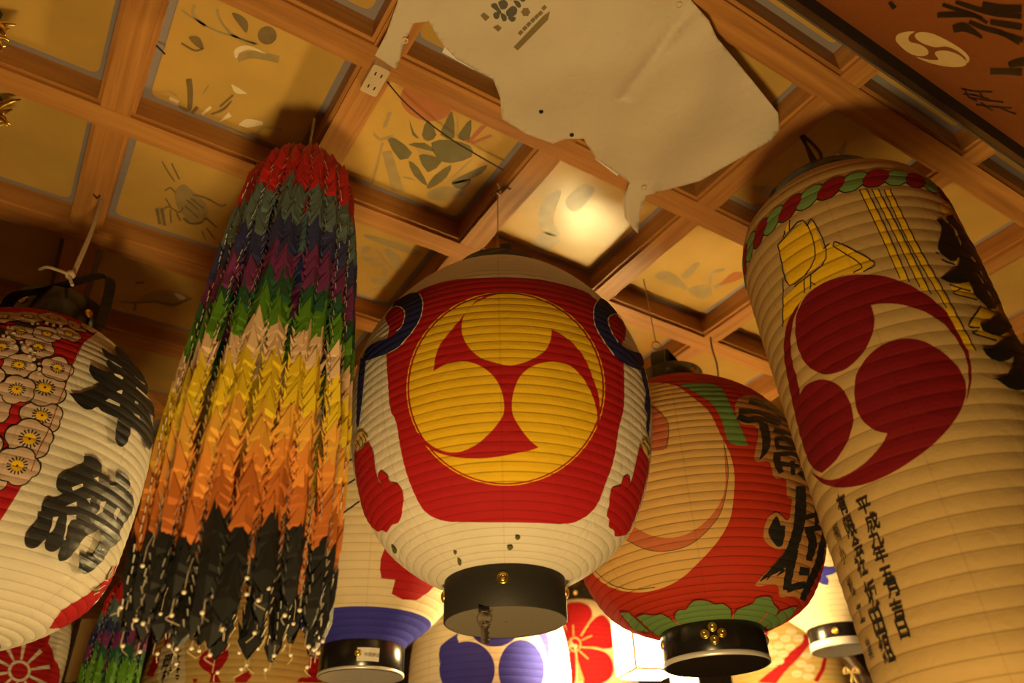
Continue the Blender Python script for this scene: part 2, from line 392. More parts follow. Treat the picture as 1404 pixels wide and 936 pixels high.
    def top_cap(s, r, h, mat='black'):
        z = s.top; b = MB(); b.lathe([(r, -.004 + z), (r, z + h), (r - .004, z + h + .003), (r - .008, z + h), (r - .008, z)], 64); return b.build('top_cap', MT[mat], s.root, True)
    def stud(s, th, z, r, rad=.012, parent=None, n=1):
        a = s.phi0 + th; d = np.array((math.cos(a), math.sin(a), 0.)); b = MB()
        b.lathe([(rad, -.001), (rad, .002), (rad * .86, .0038), (rad * .8, .0028), (rad * .55, .0052), (rad * .3, .0062), (rad * .26, .005), (.0003, .0055)], 20, d * r + np.array((0, 0, z)), d)
        return b.build('stud', MT['gold'], parent or s.root, True)
    def bail(s, r, h, th, width=.03, mat='black', z=None):
        """strap handle over the top opening; th = turn of its plane from the line of sight"""
        z = s.top if z is None else z; a = s.phi0 + math.pi / 2 + th; e = np.array((math.cos(a), math.sin(a), 0.)); n = np.array((-e[1], e[0], 0.))
        k = [(-r, z), (-r * 1.02, z + h * .55), (-r * .86, z + h * .88), (-r * .45, z + h), (r * .45, z + h), (r * .86, z + h * .88), (r * 1.02, z + h * .55), (r, z)]
        b = MB(); b.strap(bend([e * x + np.array((0, 0, zz)) for x, zz in k], 4), n, width, .004); return b.build('handle', MT[mat], s.root)
    def wire(s, pts_world, rad=.0016, mat='wire', name='hanging_wire'):
        I = s.inv; b = MB(); b.tube([I[:3, :3] @ np.array(p, float) + I[:3, 3] for p in pts_world], rad, 6); return b.build(name, MT[mat], s.root)

def flat_decal(name, P0, Nn, loops, mat, parent, off=.0006, d=6., sm=False, fn=None):
    """pixel outlines laid on a plane (P0, Nn); parent at world origin frame unless fn maps"""
    P0 = np.array(P0, float); Nn = np.array(Nn, float); e = np.cross(Nn, (0, 0, 1.) if abs(Nn[2]) < .95 else (1., 0, 0)); e /= np.linalg.norm(e); f = np.cross(Nn, e); V = []; F = []
    if Nn @ (CAM - P0) < 0: Nn = -Nn
    for l in loops:
        g = l if isinstance(l[0][0], (tuple, list)) else [l]
        g = [[((X - P0) @ e, (X - P0) @ f) for X in (at_plane(p, P0, Nn) for p in (dens(smooth_loop(q) if sm else list(q), d)))] for q in g]
        for t in tris(g):
            n = len(V); V += [P0 + e * x + f * y + Nn * off for x, y in t]; F.append((n, n + 1, n + 2))
    if parent is not None: V = [np.array(parent.matrix_world.inverted() @ Vector(v)) for v in V]
    return mk(name, V, F, mat, parent)

# ================================================================== STRUCTURE
def struct(o): o['kind'] = 'structure'; return o
YAW = math.radians(33.1256)
EA = np.array((math.cos(YAW), math.sin(YAW), 0)); EN = np.array((-math.sin(YAW), math.cos(YAW), 0))
QA = lambda k: H * (.39253 + .3167 * k)       # beam line k across EN
QB = lambda k: H * (-.06993 + .31734 * k)     # beam line k along EA
PZ = CEIL + .075
ceil = struct(thing('ceiling', 'coffered wooden ceiling with painted panels', 'ceiling')); del ceil['category']
def room():
    b = MB(); b.box(-4.6, 4.6, -2.6, 7.2, -.1, 0); struct(b.build('floor', MT['floor']))['label'] = 'dark wooden floor'
    for nm, (a, c, d, e) in dict(wall_back=(-4.6, 4.6, 7.0, 7.2), wall_front=(-4.6, 4.6, -2.6, -2.5), wall_left=(-4.6, -4.5, -2.5, 7.0), wall_right=(4.5, 4.6, -2.5, 7.0)).items():
        b = MB(); b.box(a, c, d, e, 0, PZ + .06); struct(b.build(nm, MT['darkz']))['label'] = 'dark wooden wall boards'
    b = MB(); b.box(-4.6, 4.6, -2.6, 7.2, PZ + .012, PZ + .06); b.build('ceiling_board', MT['dark'], ceil)
room()
def clip_line(P, D):
    """range of t with P+tD inside the room"""
    lo, hi = -20, 20
    for ax, a, b in ((0, -4.49, 4.49), (1, -2.49, 6.99)):
        t0, t1 = (a - P[ax]) / D[ax], (b - P[ax]) / D[ax]; lo = max(lo, min(t0, t1)); hi = min(hi, max(t0, t1))
    return lo, hi
def beam(P, D, dz):
    lo, hi = clip_line(P, D)
    if hi - lo < .2: return
    w, e, h = .034, .0095, .075
    pr = [(-w - e, .010), (-w, .010), (-w, .0), (w, .0), (w, .010), (w + e, .010), (w + e, h + .01), (-w - e, h + .01)]
    vs = [(x, y, z + dz) for x in (lo, hi) for y, z in pr]; n = 8
    o = mk('beam', vs, [(j, n + j, n + (j + 1) % n, (j + 1) % n) for j in range(n)] + [tuple(range(n)), tuple(range(n, 2 * n))[::-1]], MT['beam'], ceil)
    o.location = (P[0], P[1], CEIL); o.rotation_euler = (0, 0, math.atan2(D[1], D[0]))
for k in range(-6, 15): beam(EN * QA(k), EA, 0)
for k in range(-8, 14): beam(EA * QB(k), EN, .0006)
_pm = None
panels = {}
for i in range(-6, 14):
    for j in range(-8, 13):
        c = EN * (QA(i) + QA(i + 1)) / 2 + EA * (QB(j) + QB(j + 1)) / 2
        if not (-4.0 < c[0] < 4.2 and -.6 < c[1] < 6.4): continue
        if abs(c[0]) > 1.6 + .75 * max(c[1], 0): continue
        hx, hy = .5012 / 2 + .001, .5004 / 2 + .001
        if _pm is None:
            b = MB(); b.box(-hx, hx, -hy, hy, 0, .01); pn = b.build('ceiling_panel', MT['mat'], ceil); _pm = pn.data
            q = .19; rr = .02; lp = [(sx * (q - rr) + rr * math.cos(a), sy * (q - rr) + rr * math.sin(a)) for sx, sy, a0 in ((1, 1, 0), (-1, 1, 90), (-1, -1, 180), (1, -1, 270)) for a in [math.radians(a0 + t) for t in (0, 30, 60, 90)]]
            sv = [(x, y, -.0012) for x, y in lp] + [(x, y, .001) for x, y in lp]; k = len(lp)
            sh = mk('painting', sv, [tuple(range(k))[::-1]] + [(a, (a + 1) % k, k + (a + 1) % k, k + a) for a in range(k)], MT['sheet'], pn); _sm = sh.data
        else:
            pn = bpy.data.objects.new('ceiling_panel', _pm); COL.objects.link(pn); pn.parent = ceil
            sh = bpy.data.objects.new('painting', _sm); COL.objects.link(sh); sh.parent = pn
        pn.location = (c[0], c[1], PZ); pn.rotation_euler = (0, 0, YAW); panels[(i, j)] = pn
bpy.context.view_layer.update()
def panel_art(ij, items):
    """items: (name, material, [loops]) in photo pixels, laid on the painting of that panel"""
    for k, (nm, m, lp) in enumerate(items): flat_decal(nm, (0, 0, PZ - .0012), (0, 0, -1.), lp, MT[m], panels[ij], off=.0004 + .0003 * k, d=12)
def zs(ox, oy, k, strokes): return [stroke(zm(ox, oy, k, p), wd) for p, wd in strokes]
a = (200, 0, .203)
panel_art((1, 0), [
 ('painted_bird', 'p_md', zs(*a, [([(240, 70), (350, 140), (480, 210), (620, 250), (760, 300)], 3), ([(330, 30), (320, 90), (400, 180)], 5), ([(480, 60), (500, 130), (560, 210), (640, 270), (740, 300)], 4), ([(100, 620), (160, 615), (210, 650)], 2), ([(550, 860), (640, 905), (750, 900), (790, 860), (920, 870)], 3), ([(620, 400), (700, 370), (800, 380), (900, 400)], 10), ([(430, 570), (380, 640)], 2)])),
 ('painted_feather', 'p_dk', [smooth_loop(zm(*a, [(580, 90), (640, 100), (690, 150), (680, 220), (640, 180)])), smooth_loop(zm(*a, [(290, 250), (360, 250), (390, 325), (340, 310)])), ell(200 + .203 * 820, .203 * 238, 13, 12.5)] + zs(*a, [([(240, 290), (330, 340), (390, 325)], 3), ([(290, 530), (300, 620), (290, 740), (220, 715)], [8, 8, 6, 3]), ([(310, 765), (350, 720)], 5), ([(440, 770), (520, 740), (580, 680)], [2, 4, 2]), ([(500, 720), (590, 640)], 3)])),
 ('painted_plume', 'p_lt', zs(*a, [([(610, 390), (620, 340), (700, 320), (810, 360)], [3, 8, 5, 1]), ([(580, 570), (620, 610), (680, 630)], [2, 8, 1]), ([(500, 820), (570, 770)], [1, 7]), ([(630, 840), (690, 830), (790, 830)], [2, 12, 4]), ([(160, 660), (220, 690)], 5), ([(380, 770), (440, 720)], 4)]))])
a = (200, 210, .1282)
panel_art((2, 0), [('painted_figure', 'p_md', [smooth_loop(zm(*a, [(310, 420), (400, 330), (500, 400), (640, 540), (660, 640), (600, 740), (470, 740), (400, 660), (330, 560)])), zm(*a, [(110, 580), (200, 580), (220, 780), (150, 760)])]),
 ('painted_lines', 'p_dk', zs(*a, [([(175, 85), (240, 200), (310, 300)], 2), ([(275, 105), (360, 280)], 2.2), ([(500, 440), (650, 480), (800, 560), (860, 545)], 2.5), ([(640, 690), (760, 790)], 2.5), ([(400, 690), (470, 745), (580, 745), (640, 690)], 3), ([(200, 590), (250, 570), (350, 630), (400, 580)], 2), ([(115, 590), (150, 760)], 4), ([(170, 590), (200, 770)], 4), ([(210, 480), (260, 560)], 2), ([(200, 400), (260, 370), (320, 420)], 2), ([(260, 600), (270, 740)], 2.5), ([(330, 640), (370, 720)], 2.5), ([(600, 830), (640, 920)], 2), ([(650, 800), (740, 920)], 2), ([(440, 500), (560, 600)], 2), ([(480, 480), (620, 590)], 2), ([(420, 560), (560, 690)], 2)]))])
a = (150, 360, .1496)
panel_art((3, 0), [('painted_fish', 'p_md', [smooth_loop(zm(*a, [(220, 375), (330, 290), (480, 250), (620, 270), (760, 325), (660, 365), (560, 385), (420, 360), (300, 372)]))]), ('painted_lines', 'p_dk', zs(*a, [([(90, 350), (220, 365), (420, 355), (580, 385), (760, 325)], [1, 2, 3, 4, 2]), ([(240, 370), (230, 440)], 3), ([(240, 185), (320, 180)], 2.5)])), ('painted_head', 'p_lt', [smooth_loop(zm(*a, [(590, 280), (640, 285), (700, 320), (650, 335)]))])])
a = (480, 110, .2137)
panel_art((1, 1), [('painted_sun', 'p_or', [ell(480 + 71 * 1.47, 110 + 29, 36, 26, rot=.3), zm(*a, [(740, 400), (840, 290), (880, 290), (780, 395)]), zm(*a, [(770, 395), (900, 345), (915, 360), (790, 410)])]),
 ('painted_leaves', 'p_gn', [smooth_loop(zm(*a, p), 2) for p in ([(380, 250), (410, 330), (445, 372), (400, 350)], [(500, 250), (555, 350), (500, 390), (460, 350)], [(655, 195), (670, 370), (580, 350), (610, 270)], [(778, 250), (765, 380), (690, 370), (720, 310)], [(520, 400), (640, 380), (770, 420), (780, 490), (650, 530), (560, 500)], [(370, 410), (480, 400), (540, 450), (500, 450)], [(375, 515), (440, 560), (500, 680), (410, 610)], [(490, 690), (540, 610), (650, 540), (620, 620), (540, 680)], [(650, 650), (760, 590), (880, 540), (840, 600), (700, 660)], [(240, 380), (290, 370), (400, 465), (320, 510)], [(440, 480), (520, 480), (590, 520), (500, 590)], [(650, 660), (780, 630), (720, 700)])]),
 ('painted_scroll', 'p_md', [zm(*a, [(205, 460), (265, 450), (350, 710), (270, 710)]), zm(*a, [(245, 200), (270, 205), (235, 300), (210, 300)]), smooth_loop(zm(*a, [(500, 720), (600, 680), (720, 700), (710, 740), (600, 770), (510, 760)]))] + zs(*a, [([(210, 400), (170, 560), (130, 700)], 3.2), ([(150, 340), (200, 380), (280, 350)], 3), ([(690, 230), (690, 370)], 2), ([(430, 450), (520, 470)], 2), ([(640, 640), (780, 510)], 2.5), ([(340, 620), (420, 640)], 2)]))])
a = (490, 310, .1282)
panel_art((2, 1), [('painted_flower', 'p_md', [smooth_loop(zm(*a, p)) for p in ([(130, 90), (640, 250), (620, 310), (130, 140)], [(290, 260), (360, 250), (460, 340), (490, 490), (430, 490)], [(50, 340), (150, 330), (230, 350), (120, 385)], [(150, 560), (320, 560), (320, 610), (190, 620)], [(280, 440), (330, 470), (310, 540), (270, 520)], [(140, 390), (250, 400), (300, 420), (180, 430)], [(50, 230), (100, 210), (150, 240), (60, 300)])] + zs(*a, [([(40, 740), (220, 660), (380, 590)], 2.2), ([(200, 250), (300, 370), (420, 500)], 3)]))])
a = (840, 360, .2137)
panel_art((1, 3), [('painted_plant', 'p_md', [smooth_loop(zm(*a, p)) for p in ([(270, 90), (340, 50), (430, 100), (480, 170), (400, 150)], [(440, 80), (530, 0), (560, 10), (480, 100)], [(480, 170), (600, 140), (640, 200), (560, 230)])] + zs(*a, [([(620, 150), (640, 70), (720, 40)], 4), ([(650, 160), (760, 110), (860, 60)], 5)])), ('painted_bloom', 'p_or', zs(*a, [([(690, 140), (780, 90), (850, 70)], [2, 12, 3])]))])
a = (884, 0, .3738)
panel_art((0, 3), [('painted_fish', 'p_md', [smooth_loop(zm(*a, p)) for p in ([(680, 540), (705, 560), (738, 515), (730, 570), (690, 600), (670, 610), (700, 570)], [(400, 680), (490, 690), (470, 720), (410, 705)], [(395, 750), (450, 745), (430, 775)])] + zs(*a, [([(600, 510), (630, 490)], 3), ([(420, 700), (470, 660)], 2)])), ('painted_tail', 'p_lt', [smooth_loop(zm(*a, [(700, 565), (720, 570), (735, 600), (680, 612)]))])])
a = (690, 220, 1.)
panel_art((1, 2), [('painted_plant', 'p_md', [smooth_loop(p) for p in ([(738, 292), (752, 268), (770, 262), (758, 300), (768, 322), (745, 318)], [(730, 330), (748, 318), (768, 330), (742, 346)], [(775, 275), (800, 252), (815, 262), (790, 290)])])])

# ================================================================== LAMPS
def box_lamp(label, c, s, h, mat, cord=True, yaw=.3):
    t = thing('box_lamp', label, 'lamp', (c[0], c[1], c[2]), rot=(0, 0, yaw)); q = s / 2
    for nm, bb in (('lamp_pane', (-q, q, -q, -q + .003, 0, h)), ('lamp_pane', (-q, q, q - .003, q, 0, h)), ('lamp_pane', (-q, -q + .003, -q, q, 0, h)), ('lamp_pane', (q - .003, q, -q, q, 0, h)), ('lamp_pane', (-q, q, -q, q, -.003, 0))):
        b = MB(); b.box(*bb); b.build(nm, mat, t)
    b = MB()
    for x in (-q, q):
        for y in (-q, q): b.box(x - .004, x + .004, y - .004, y + .004, -.006, h + .006)
    for z in (-.003, h + .003):
        for x in (-q, q): b.box(x - .004, x + .004, -q, q, z - .004, z + .004); b.box(-q, q, x - .004, x + .004, z - .004, z + .004)
    b.build('lamp_frame', MT['plastic'], t)
    b = MB(); b.box(-q, q, -q, q, h + .004, h + .012); b.build('lamp_lid', MT['dark'], t)
    if cord: b = MB(); b.tube([(0, 0, h + .01), (0, 0, CEIL - c[2])], .004); b.build('lamp_cord', MT['cord'], t)
    return t
g0 = at_h((884, 921), 2.82)
box_lamp('glowing white box lamp hung behind the red lantern', (g0[0] + .015, g0[1] + .02, g0[2]), .16, .20, MT['glow'])
g1 = at_h((941, 950), 4.4); box_lamp('small lit box lamp beyond the red lantern', g1, .10, .12, MT['glow3'])

# ================================================================== MAIN LANTERNS
# ---- centre lantern: yellow three-comma crest on red
C = Lantern('paper_lantern', 'white paper lantern with yellow three-comma crest on a red field', (-.030, 1.605),
    [(2.762, .112), (2.745, .14), (2.715, .178), (2.675, .222), (2.63, .26), (2.575, .297), (2.515, .324), (2.45, .339), (2.38, .343), (2.29, .335), (2.21, .318), (2.14, .292), (2.08, .255), (2.035, .205), (2.005, .155), (1.992, .122)], 52, MT['white'], cols=128, amp=.0013)
FIELD = [(579, 396), (615, 385), (659, 381), (697, 380), (739, 383), (779, 392), (808, 403), (830, 425), (850, 460), (855, 501), (856, 531), (855, 560), (848, 589), (844, 617), (838, 642), (831, 660), (821, 687), (812, 700), (797, 711), (780, 717), (740, 716), (695, 715), (647, 715), (603, 712), (582, 700), (568, 676), (556, 644), (548, 608), (541, 572), (537, 567), (532, 523), (530, 491), (534, 450), (555, 415)]
C.paint('red_field', [FIELD], MT['red'])
C.paint('crest_outline', [[ell(693.5, 532.5, 136, 132.5, 80), ell(693.5, 532.5, 134.6, 131, 80)]], MT['yellow'])
C.paint('crest_disc', [ell(693.5, 532.5, 132, 129, 80)], MT['yellow'])
C.paint('crest_swirl', [[(595, 509), (612, 499), (633, 495), (655, 500), (673, 512), (684, 527), (690, 545), (690.5, 567), (683, 580), (671, 594), (655, 608), (635, 618), (619, 620), (602, 616), (586, 606), (572, 592), (565, 578), (571, 594), (582, 609), (603, 621), (631, 627), (659, 628), (687, 625), (711, 620), (727, 617), (738, 613), (727, 604), (717, 592), (709, 580), (703, 568), (702, 549), (706, 531), (713, 516), (728, 503), (746, 497), (764, 496), (782, 502), (797, 516), (808, 534), (815, 552), (819, 575), (815, 597), (821, 580), (822, 562), (820, 541), (813, 520), (801, 491), (786, 472), (771, 460), (756, 452), (755, 465), (748, 480), (731, 492), (713, 499), (697, 501), (677, 497), (659, 491), (644, 478), (635, 462), (633, 447), (636, 434), (643, 423), (652, 416), (668, 408), (688, 403), (664, 407), (650, 416), (630, 440), (615, 458), (604, 472), (597, 491)]], MT['red'])
for sgn, band_, inn in ((0, [(566, 402), (576, 404), (580, 414), (579, 430), (573, 445), (562, 460), (547, 476), (533, 484), (509, 493), (499, 496), (501, 483), (511, 472), (533, 464), (545, 455), (554, 445), (556, 433), (554, 424), (545, 421), (537, 424), (543, 414), (555, 407)], [(537, 424), (545, 421), (554, 425), (556, 433), (554, 445), (545, 455), (534, 464), (534, 448), (529, 437)]),
                       (1, [(822, 409), (814, 423), (815, 446), (828, 468), (841, 487), (857, 500), (876, 508), (883, 496), (878, 486), (863, 481), (847, 470), (838, 455), (833, 439), (839, 433), (847, 434), (838, 419)], [(839, 433), (833, 440), (838, 455), (848, 469), (855, 468), (857, 452), (848, 436)])):
    C.paint('shoulder_inset', [inn], MT['red']); C.paint('shoulder_scroll', [band_], MT['navy'])
C.paint('scroll_edge', [stroke([(576, 404), (580.5, 414), (579.5, 430), (573.5, 445), (562, 461), (547, 477), (533, 485)], 1.3), stroke([(537, 424), (545, 421), (554, 425), (556, 434), (552, 448), (545, 455)], 1.2), stroke([(822, 409), (813.5, 423), (814.5, 446), (827, 469), (841, 488)], 1.3), stroke([(855, 445), (847, 433), (839, 432), (832.5, 439), (837, 455), (846, 470)], 1.2)], MT['white'], each=True)
C.paint('tassel_cord', [stroke([(500, 492), (497, 520), (494, 560), (492, 585)], [7, 8, 6, 3]), [(876, 506), (881, 503), (887, 530), (890, 556), (889, 580), (887, 600), (884, 585), (886, 570), (882, 560), (884, 540), (880, 525)]], MT['navy'], each=True)
C.paint('tassel', [[(489, 620), (494, 618), (507, 607), (514, 621), (516, 640), (521, 660), (528, 671), (523, 660), (520, 651), (524, 645), (533, 651), (536, 660), (545, 662), (553, 672), (555, 683), (553, 698), (552, 706), (547, 715), (540, 717), (536, 722), (532, 728), (526, 725), (521, 727), (513, 722), (502, 705), (495, 679), (490, 651), (488, 628)],
  [(875, 610), (872, 625), (869, 638), (862, 664), (853, 676), (861, 664), (862, 655), (858, 651), (852, 655), (849, 665), (838, 668), (834, 681), (833, 694), (830, 705), (834, 711), (833, 720), (840, 725), (841, 733), (848, 733), (858, 730), (865, 717), (874, 694), (882, 666), (887, 643), (887, 630)]], MT['red'], each=True)
C.paint('tassel_knot', [[(489, 602), (494, 592), (500, 592), (507, 601), (500, 612), (493, 619), (487, 610)], [(876, 606), (883, 603), (890, 613), (887, 630), (880, 617)]], MT['buff'], each=True)
C.paint('knot_lines', [stroke(p, 1.) for p in ([(491, 603), (496, 611), (494, 618)], [(495, 597), (500, 605), (498, 613)], [(499, 593), (504, 602), (502, 609)], [(879, 607), (885, 613), (886, 624)], [(883, 604), (889, 613), (888, 622)])], MT['ink'])['kind'] = 'stuff'
C.paint('worn_fleck', [smooth_loop(p) for p in ([(628, 763), (633, 766), (632, 772), (629, 770)], [(695, 746), (701, 745), (703, 748), (698, 751)], [(538, 746), (543, 748), (546, 754), (542, 755)], [(706, 732), (711, 732), (713, 735), (708, 737)], [(622, 753), (627, 754), (625, 757)])], MT['olive'], each=True)
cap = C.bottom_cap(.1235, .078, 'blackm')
for th in (0, 1.45, -1.45, 3.0): C.stud(th - .03, -.028, .1235, .0115, cap)
C.top_cap(.115, .03)
b = MB(); b.strap([(.0, -.06, C.top + .02), (0, -.06, C.top + .075), (0, -.045, C.top + .085)], (1, 0, 0), .024, .004); b.build('hanger_plate', MT['dark'], C.root)
b = MB(); b.strap([(.022, -.06, C.top + .02), (.022, -.055, C.top + .09)], (1, 0, 0), .03, .012); b.build('hanger_block', MT['black'], C.root)
hk = at_z((683, 262), CEIL); hb = np.array((-.030, 1.545, 1.992 + C.top + .075))
C.wire([hb, (hk + hb) / 2, hk + (0, 0, .03)], .0015)
b = MB(); q = [np.array(p) for p in (hk + (0, 0, .028), hk + (.004, 0, .012), hk + (.008, 0, -.004), hk + (.004, -.004, -.02), hk + (-.004, -.004, -.012))]
b.tube(bend([C.inv[:3, :3] @ p + C.inv[:3, 3] for p in q], 4), .0035, 8); b.build('ceiling_hook', MT['steel'], C.root)
# keys hung under the cap
kp = at_h((664, 850), 1.5) ; kp[2] = 1.992 - .079
t = thing('key_ring', 'small ring of keys dangling under the black cap of the crest lantern', 'keys', kp)
b = MB(); b.box(-.010, .010, -.012, .012, -.005, .001); b.build('magnet', MT['black'], t)
b = MB(); b.tube([(.0135 * math.cos(x), .004 * math.sin(x), -.018 + .0135 * math.sin(x)) for x in np.linspace(0, 2 * math.pi, 25)], .0011, 6); b.build('split_ring', MT['wire'], t)
for k, (dx, an, m) in enumerate(((-.003, -.12, 'wire'), (.004, .1, 'steel'), (.001, .02, 'steel'))):
    b = MB(); z = -.030; b.lathe([(.0045, -.0006), (.0075, -.0006), (.0075, .0006), (.0045, .0006), (.0045, -.0006)], 14, (dx, .003 * (k - 1), z), (0, 1, 0))
    b.box(dx - .0022 + an * .01, dx + .0022 + an * .01, .003 * (k - 1) - .0006, .003 * (k - 1) + .0006, z - .034, z - .006)
    for e in range(3): b.box(dx + .002 + an * .01, dx + .0045 + an * .01, .003 * (k - 1) - .0006, .003 * (k - 1) + .0006, z - .033 + e * .008, z - .029 + e * .008)
    b.build('key', MT[m], t)

# ---- left lantern: plum blossom and brush letters
LA = Lantern('paper_lantern', 'white paper lantern with red plum-blossom panel and black brush writing', (-1.126, 1.562),
    [(2.622, .088), (2.61, .115), (2.59, .15), (2.555, .194), (2.505, .234), (2.45, .263), (2.39, .279), (2.32, .286), (2.23, .285), (2.15, .280), (2.06, .270), (2.0, .247), (1.95, .197), (1.92, .15), (1.90, .105)], 44, MT['white'], cols=112, amp=.0022)
LA.paint('red_panel', [[(131, 458), (113, 472), (103, 492), (96, 506), (89, 527), (80, 550), (78, 556), (65, 591), (51, 619), (41, 648), (30, 666), (18, 686), (2, 711), (-40, 770), (-90, 810), (-150, 760), (-180, 600), (-120, 470), (-60, 420), (20, 412), (70, 420), (110, 436)]], MT['red'])
LA.paint('red_foot', [[(160, 772), (146, 792), (120, 814), (100, 826), (85, 836), (76, 848), (68, 860), (95, 858), (130, 826), (153, 795)]], MT['red'])
def blossoms(Ln, spots):
    for n, (px, py, R) in enumerate(spots):
        th, s0 = Ln.hit((px, py)); R = R * .00150; a0 = random.random() * 6; ly = Ln.layer + 1 + (n % 3) * 4
        shp = lambda k: [((R * k * (.80 + .20 * abs(math.sin(2.5 * (x - a0))) ** .6)) * math.cos(x), (R * k * (.80 + .20 * abs(math.sin(2.5 * (x - a0))) ** .6)) * math.sin(x)) for x in np.linspace(0, 2 * math.pi, 41)[:-1]]
        st = [(th, s0, ell(0, 0, R * .06, R * .06, 8))]
        for k in range(16):
            x = k * math.pi / 8; c, s = math.cos(x), math.sin(x); q = lambda r, t: (R * (r * c - t * s), R * (r * s + t * c))
            st.append((th, s0, [q(.27, -.022), q(.46, -.035), q(.46, .035), q(.27, .022)]))
        pt = Ln.paramloops('blossom', [(th, s0, shp(1.))], MT['pink'], ly + 1)
        for nm, lp, m, l in (('blossom_outline', [(th, s0, shp(1.07))], 'ink', ly), ('blossom_heart', [(th, s0, ell(0, 0, R * .30, R * .30, 16))], 'yellow', ly + 2), ('blossom_stamens', st, 'ink', ly + 3)):
            o = Ln.paramloops(nm, lp, MT[m], l); o.parent = pt
            if nm == 'blossom_stamens': o['kind'] = 'stuff'
    Ln.layer += 12
BL = [(26, 501, 20), (78, 506, 20), (23, 535, 21), (52, 477, 20), (64, 459, 18), (93, 460, 17), (28, 456, 18), (38, 436, 20), (73, 439, 20), (104, 448, 16), (4, 436, 20), (2, 478, 20), (57, 570, 25), (40, 602, 27), (23, 639, 25), (-14, 560, 24), (-20, 520, 22), (120, 452, 12), (-10, 650, 22), (-30, 470, 22), (-28, 610, 24)]
LA.paint('plum_branch', [stroke([(-25, 448), (0, 453), (14, 463), (30, 480), (45, 492), (53, 503), (50, 520)], [7, 8, 8, 9, 8, 7, 5]), stroke([(20, 444), (50, 448), (85, 453), (110, 458)], [3, 5, 4, 2])], MT['ink'])
blossoms(LA, BL)
LA.layer -= 10; blossoms(LA, [(61, 532, 27)]); LA.layer -= 11; blossoms(LA, [(151, 785, 10)])
LA.paint('blossom_buds', [ell(x, y, 2.4, 2.1, 10) for x, y in ((11, 453), (5, 464), (12, 466), (17, 473), (21, 478), (29, 473), (33, 479), (41, 482), (47, 487), (40, 491), (46, 495), (44, 503), (53, 501), (53, 508), (44, 447), (51, 447), (63, 447), (72, 450), (82, 450), (86, 455), (30, 441), (19, 461), (53, 515))], MT['white'])['kind'] = 'stuff'
LA.paint('foot_leaf', [stroke([(124, 806), (130, 805), (133, 800)], [1, 3, 1])], MT['green']); LA.paint('foot_sprays', [stroke([(126, 812), (133, 808)], 1.2), stroke([(131, 805), (141, 800)], 1.2), stroke([(136, 792), (144, 794)], 1.2)], MT['white'])
LA.paint('panel_edge_line', [stroke([(131, 458), (113, 472), (103, 492), (96, 506), (89, 527), (80, 550), (65, 591), (51, 619), (41, 648)], .9)], MT['darkred'])
z1 = lambda p: zm(84, 468, .1602, p)
LA.paint('lettering', [z1([(330, 75), (345, 85), (400, 120), (470, 150), (475, 140), (435, 85), (445, 62), (490, 80), (540, 130), (585, 205), (640, 255), (690, 310), (715, 400), (710, 470), (750, 530), (775, 660), (710, 600), (745, 690), (775, 800), (750, 880), (725, 930), (700, 890), (690, 830), (640, 780), (570, 735), (560, 800), (520, 890), (480, 905), (450, 880), (438, 800), (450, 720), (460, 665), (380, 630), (320, 600), (288, 570), (240, 592), (190, 592), (130, 550), (90, 500), (50, 455), (120, 455), (200, 435), (270, 405), (335, 372), (280, 350), (240, 310), (220, 250), (232, 212), (260, 230), (340, 265), (420, 300), (395, 265), (370, 220), (362, 185), (380, 175), (400, 185), (350, 140), (328, 100)])], MT['ink'])
z2 = lambda p: zm(24, 620, .18376, p)
LA.paint('lettering', [z2([(475, 35), (520, 30), (570, 50), (605, 90), (608, 150), (650, 175), (662, 210), (660, 240), (690, 250), (705, 235), (705, 160), (715, 138), (750, 140), (795, 175), (815, 215), (812, 255), (785, 285), (825, 290), (838, 340), (835, 420), (800, 490), (770, 530), (735, 600), (745, 640), (700, 690), (660, 720), (620, 790), (560, 850), (490, 895), (445, 880), (437, 840), (442, 735), (530, 770), (585, 680), (590, 590), (580, 572), (540, 600), (480, 630), (440, 690), (345, 795), (300, 803), (283, 760), (330, 670), (290, 715), (240, 735), (195, 715), (190, 670), (232, 598), (180, 660), (110, 710), (50, 690), (45, 620), (80, 570), (140, 490), (132, 460), (160, 462), (165, 410), (180, 370), (215, 345), (245, 355), (340, 322), (290, 290), (272, 240), (290, 185), (370, 140), (470, 95)])], MT['inkgloss'], layer=LA.layer)
LA.paint('lettering_gap', [z1(p) for p in ([(375, 168), (440, 205), (495, 238), (488, 244), (430, 214)], [(425, 288), (480, 305), (505, 325), (498, 338), (450, 312)], [(450, 440), (490, 425), (498, 435), (490, 462)], [(355, 518), (385, 498), (478, 545), (472, 568)], [(600, 515), (625, 530), (628, 550), (600, 535)], [(587, 612), (640, 645), (660, 685), (600, 640)], [(598, 308), (690, 378), (686, 384), (600, 318)], [(612, 398), (660, 440), (750, 522), (735, 520), (612, 412)])] +
  [z2(p) for p in ([(385, 265), (465, 235), (473, 255), (395, 290)], [(550, 195), (580, 185), (583, 220)], [(340, 405), (418, 370), (425, 405)], [(497, 348), (527, 343), (515, 385)], [(595, 370), (635, 365), (610, 440), (560, 470), (590, 420)], [(700, 430), (720, 408), (740, 420), (705, 505), (692, 480)], [(350, 470), (418, 468), (418, 500), (375, 510), (340, 650), (325, 650), (345, 540)], [(250, 485), (287, 480), (270, 530), (240, 590), (222, 600), (240, 540)])], MT['white'], each=True)
LA.bottom_cap(.105, .07); cap = LA.top_cap(.102, .075); 
for th in (.62, -.9, 2.4): LA.stud(th, LA.top + .035, .102, .011, cap)
bp = [at_h(p, hd) for p, hd in (((136, 447), 1.845), ((147, 412), 1.845), ((151, 384), 1.845), ((138, 378), 1.84), ((108, 385), 1.835), ((62, 398), 1.835), ((24, 404), 1.84), ((8, 420), 1.85), ((4, 440), 1.86))]
